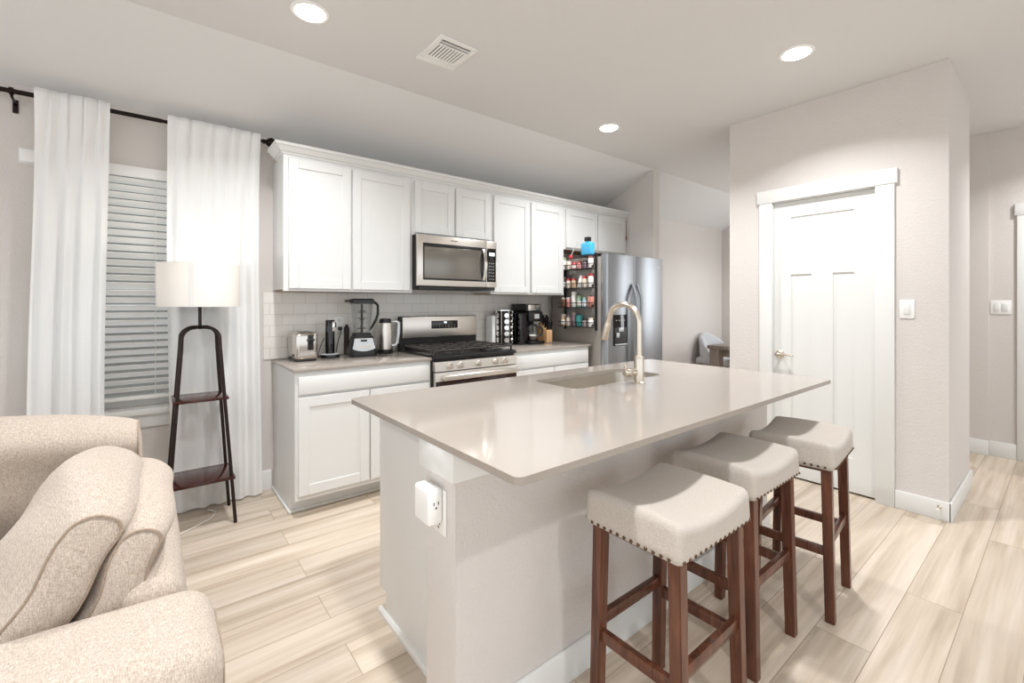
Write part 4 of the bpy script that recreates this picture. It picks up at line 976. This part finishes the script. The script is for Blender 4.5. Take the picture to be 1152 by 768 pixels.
# plump back cushions: one wrapped piece with a piped panel at each end; local x = thickness, y = width, z = height
def wrapcush(M_, hx, hy, hz, cr, front, back, top, droop=0):
    base_ = rrect(-hx, hx, -hz, hz, cr, 7)
    # denser long sides
    prof = []
    for a, b in zip(base_, base_[1:]+base_[:1]):
        d = math.hypot(b[0]-a[0], b[1]-a[1]); k = max(1, int(d/.03))
        prof += [(a[0]+(b[0]-a[0])*i/k, a[1]+(b[1]-a[1])*i/k) for i in range(k)]
    def shape(x, z, v):
        w_ = (1-abs(v)**2.6); zz = z/hz
        h_ = max(0, 1-zz*zz)**.5
        x2 = x*(1+.10*w_)
        x2 += (-front if x < 0 else back)*w_*(.35+.65*h_)*min(1, abs(x)/hx*1.2)
        z2 = z + (top*w_*max(0, zz) - .3*top*w_*max(0, -zz))
        z2 += -droop*max(0, v)**3*max(0, zz)
        return x2 + .006*math.sin(5*v+6*zz), z2
    mb = MB(); bm = mb.bm; rings = []
    vsx = [-1.0, -.985, -.95, -.88]+[-.76+1.52*i/14 for i in range(15)]+[.88, .95, .985, 1.0]
    for v in vsx:
        ring = []
        sh = 1-.05*max(0, (abs(v)-.93)/.07)**2
        for (x, z) in prof:
            x2, z2 = shape(x*sh, z*(1-(1-sh)*.4), v); ring.append(bm.verts.new(M_ @ Vector((x2, v*hy, z2))))
        rings.append(ring)
    n = len(prof)
    for A_, B_ in zip(rings, rings[1:]):
        for j in range(n): bm.faces.new((A_[j], A_[(j+1) % n], B_[(j+1) % n], B_[j]))
    for ring, v in ((rings[0], -1), (rings[-1], 1)):
        prev = ring
        for sc, out in ((.9, .004), (.65, .010), (.3, .013)):
            nr = []
            for (x, z) in prof:
                x2, z2 = shape(x*.95*sc, z*.98*(1-(1-sc)*.5 if 0 else sc), v); nr.append(bm.verts.new(M_ @ Vector((x2, v*(hy+out), z2))))
            for j in range(n): bm.faces.new((prev[j], prev[(j+1) % n], nr[(j+1) % n], nr[j]))
            prev = nr
        bm.faces.new(prev)
    c = mb.build('back_cushion', M['sofa'], t, smooth=75)
    for v in (-1, 1):
        pts = []
        for (x, z) in prof:
            x2, z2 = shape(x*.955, z*.982, v); pts.append(M_ @ Vector((x2, v*(hy+.001), z2)))
        MB().tube(pts, .0032, 6, closed=True).build('piping', M['sofaseam'], c)
    return c
wrapcush(T_((-.183, 1.78, .600)) @ ROT('Y', 29), .052, .315, .205, .045, .085, .02, .045)
wrapcush(T_((-.070, 1.79, .560)) @ ROT('Y', 21), .043, .325, .175, .038, .045, .030, .045)
wrapcush(T_((-.66, 2.33, .665)) @ ROT('Z', -90) @ ROT('Y', 20), .080, .62, .225, .07, .05, .03, .02, .06)

# ------------------------------------------------------------------ ceiling fixtures
dl = ['leftmost of the ceiling downlights, near the curtain rod', 'round white downlight in the ceiling in front of the refrigerator cabinet', 'round white downlight in the ceiling in front of the pantry door wall']
for i, (x, y) in enumerate(DOWNLIGHTS + DOWN_EXTRA):
    t = thing('recessed_light', dl[i] if i < 3 else 'round white ceiling downlight of the same kind, beyond the picture edge', 'ceiling light', (x, y, CEIL), 'recessed ceiling downlights')
    MB().lathe([(.092, -.0005), (.091, -.004), (.080, -.007), (.071, -.006), (.071, -.0005)], (x, y, CEIL), 40).build('trim_ring', M['white'], t)
    MB().lathe([(0, -.0165), (.036, -.0158), (.060, -.0125), (.070, -.007), (.070, -.004), (0, -.004)], (x, y, CEIL), 40).build('lens', M['ledlens'], t)
bpy.data.objects['recessed_light']['label'] = 'round white ceiling downlight, leftmost, left of the air vent'
t = thing('ceiling_vent', 'white square air vent with louvres in the ceiling above the kitchen', 'air vent', (1.337, 2.273, CEIL))
vx0, vx1, vy0, vy1 = 1.214, 1.460, 2.125, 2.420
mb = MB(); z0, z1 = CEIL-.010, CEIL-.0005
mb.box(vx0, vx1, vy0, vy0+.030, z0, z1, .003); mb.box(vx0, vx1, vy1-.045, vy1, z0, z1, .003); mb.box(vx0, vx0+.030, vy0+.03, vy1-.045, z0, z1, .003); mb.box(vx1-.030, vx1, vy0+.03, vy1-.045, z0, z1, .003); mb.build('vent_frame', M['white'], t)
MB().box(vx0+.02, vx1-.02, vy0+.02, vy1-.02, CEIL-.0025, CEIL-.0008).build('vent_throat', M['dark'], t)
mb = MB()
for i in range(2): mb.box(vx0+.03, vx1-.03, vy0+.046+i*.022, vy0+.052+i*.022, z0-.001, z1-.002)
for i in range(10):
    x = vx0+.034+i*.0195; mb.box(-.0055, .0055, vy0+.083, vy1-.078, -.0008, .0008, mat=T_((x, 0, CEIL-.007)) @ ROT('Y', 22))
mb.box(vx0+.03, vx1-.03, vy0+.074, vy0+.083, z0, z1-.002)
mb.box(vx0+.03, vx1-.03, vy1-.078, vy1-.044, z0+.001, z1-.002, .002)
mb.build('louvres', M['white'], t)
# ------------------------------------------------------------------ wall fittings
def rocker(label, plane, face, c, n, cat='light switch'):
    t = thing('light_switch', label, cat, (face, c[0], c[1]))
    w_ = .0365+.023*(n-1)
    MB().box(face-.006, face-.0003, c[0]-w_, c[0]+w_, c[1]-.058, c[1]+.058, .002).build('cover_plate', M['white'], t)
    for i in range(n):
        y = c[0]+(i-(n-1)/2)*.046
        MB().box(face-.0105, face-.005, y-.0165, y+.0165, c[1]-.033, c[1]+.033, .002).build('rocker', M['trim'], t)
    return t
rocker('white single rocker light switch on the wall beside the pantry door', 'x', PX, (.647, 1.256), 1)
rocker('white double rocker light switch on the hallway wall at right', 'x', 5.575, (.378, 1.258), 2)
t = thing('door_stop', 'small spring door stop on the baseboard at the pantry corner', 'door stop', (PX-.015, .497, .078))
MB().lathe([(0, 0), (.011, 0), (.011, -.004), (.005, -.008), (.005, -.058), (0, -.058)], (PX-.0152, .497, .078), 14, 'x').build('spring', M['nickel'], t)
MB().lathe([(0, -.056), (.009, -.056), (.009, -.070), (0, -.072)], (PX-.0152, .497, .078), 14, 'x').build('tip', M['label'], t)
t = thing('wall_sensor', 'small white wall sensor peeking out left of the left curtain', 'sensor', (-.50, 3.514, 2.08))
MB().box(-.545, -.465, 3.488, 3.5145, 2.045, 2.118, .010, 3).build('sensor_body', M['white'], t)
MB().box(-.552, -.463, 3.508, 3.5146, 2.038, 2.125, .004).build('sensor_mount', M['trim'], t)

# ------------------------------------------------------------------ dining room seen past the refrigerator
t = thing('dining_table', 'grey washed wooden dining table partly hidden behind the pantry', 'table', (6.25, 2.45, 0))
MB().box(5.52, 6.98, 1.98, 2.915, .715, .76, .004).build('tabletop', M['greywood'], t)
MB().box(5.60, 6.90, 2.06, 2.83, .62, .7145, .003).build('apron', M['greywood'], t)
for x in (5.535, 6.845):
    for y in (2.0, 2.77): MB().box(x, x+.12, y, y+.12, 0, .7147, .004).build('leg', M['greywood'], t)
def dchair(x, y, rz, label):
    t = thing('dining_chair', label, 'chair', (x, y, 0), 'grey upholstered dining chairs')
    R = T_((x, y, 0)) @ Matrix.Rotation(rz, 4, 'Z')
    mb = MB(); mb.rbox((.25, .25, .05), .04, R @ T_((0, 0, .46))); mb.build('seat', M['greyfab'], t, smooth=60)
    mb = MB(); bm = mb.bm; A_ = []; n = 24
    for i in range(n+1):
        a = math.radians(-20+220*i/n); hgt = .60+.255*max(0, math.sin(max(0, min(PI, a))))**.7
        ro, ri = .285, .225
        A_.append([bm.verts.new(R @ Vector((math.cos(a)*r_, math.sin(a)*r_*.95, z))) for r_, z in ((ro, .44), (ro+.015, hgt-.03), (ro-.02, hgt), (ri+.015, hgt), (ri, hgt-.03), (ri, .44))])
    for a, b in zip(A_, A_[1:]):
        for j in range(6): bm.faces.new((a[j], b[j], b[(j+1) % 6], a[(j+1) % 6]))
    bm.faces.new(A_[0]); bm.faces.new(A_[-1][::-1]); mb.build('backrest', M['greyfab'], t, smooth=60)
    for sx in (-1, 1):
        for sy in (-1, 1):
            mb = MB(); a = R @ Vector((sx*.19, sy*.19, .42)); b = R @ Vector((sx*.22, sy*.22, 0)); mb.tube([b, a], [.014, .02], 10); mb.build('leg', M['greywood'], t)
dchair(6.46, 3.21, .0, 'light grey upholstered tub dining chair behind the grey washed table')
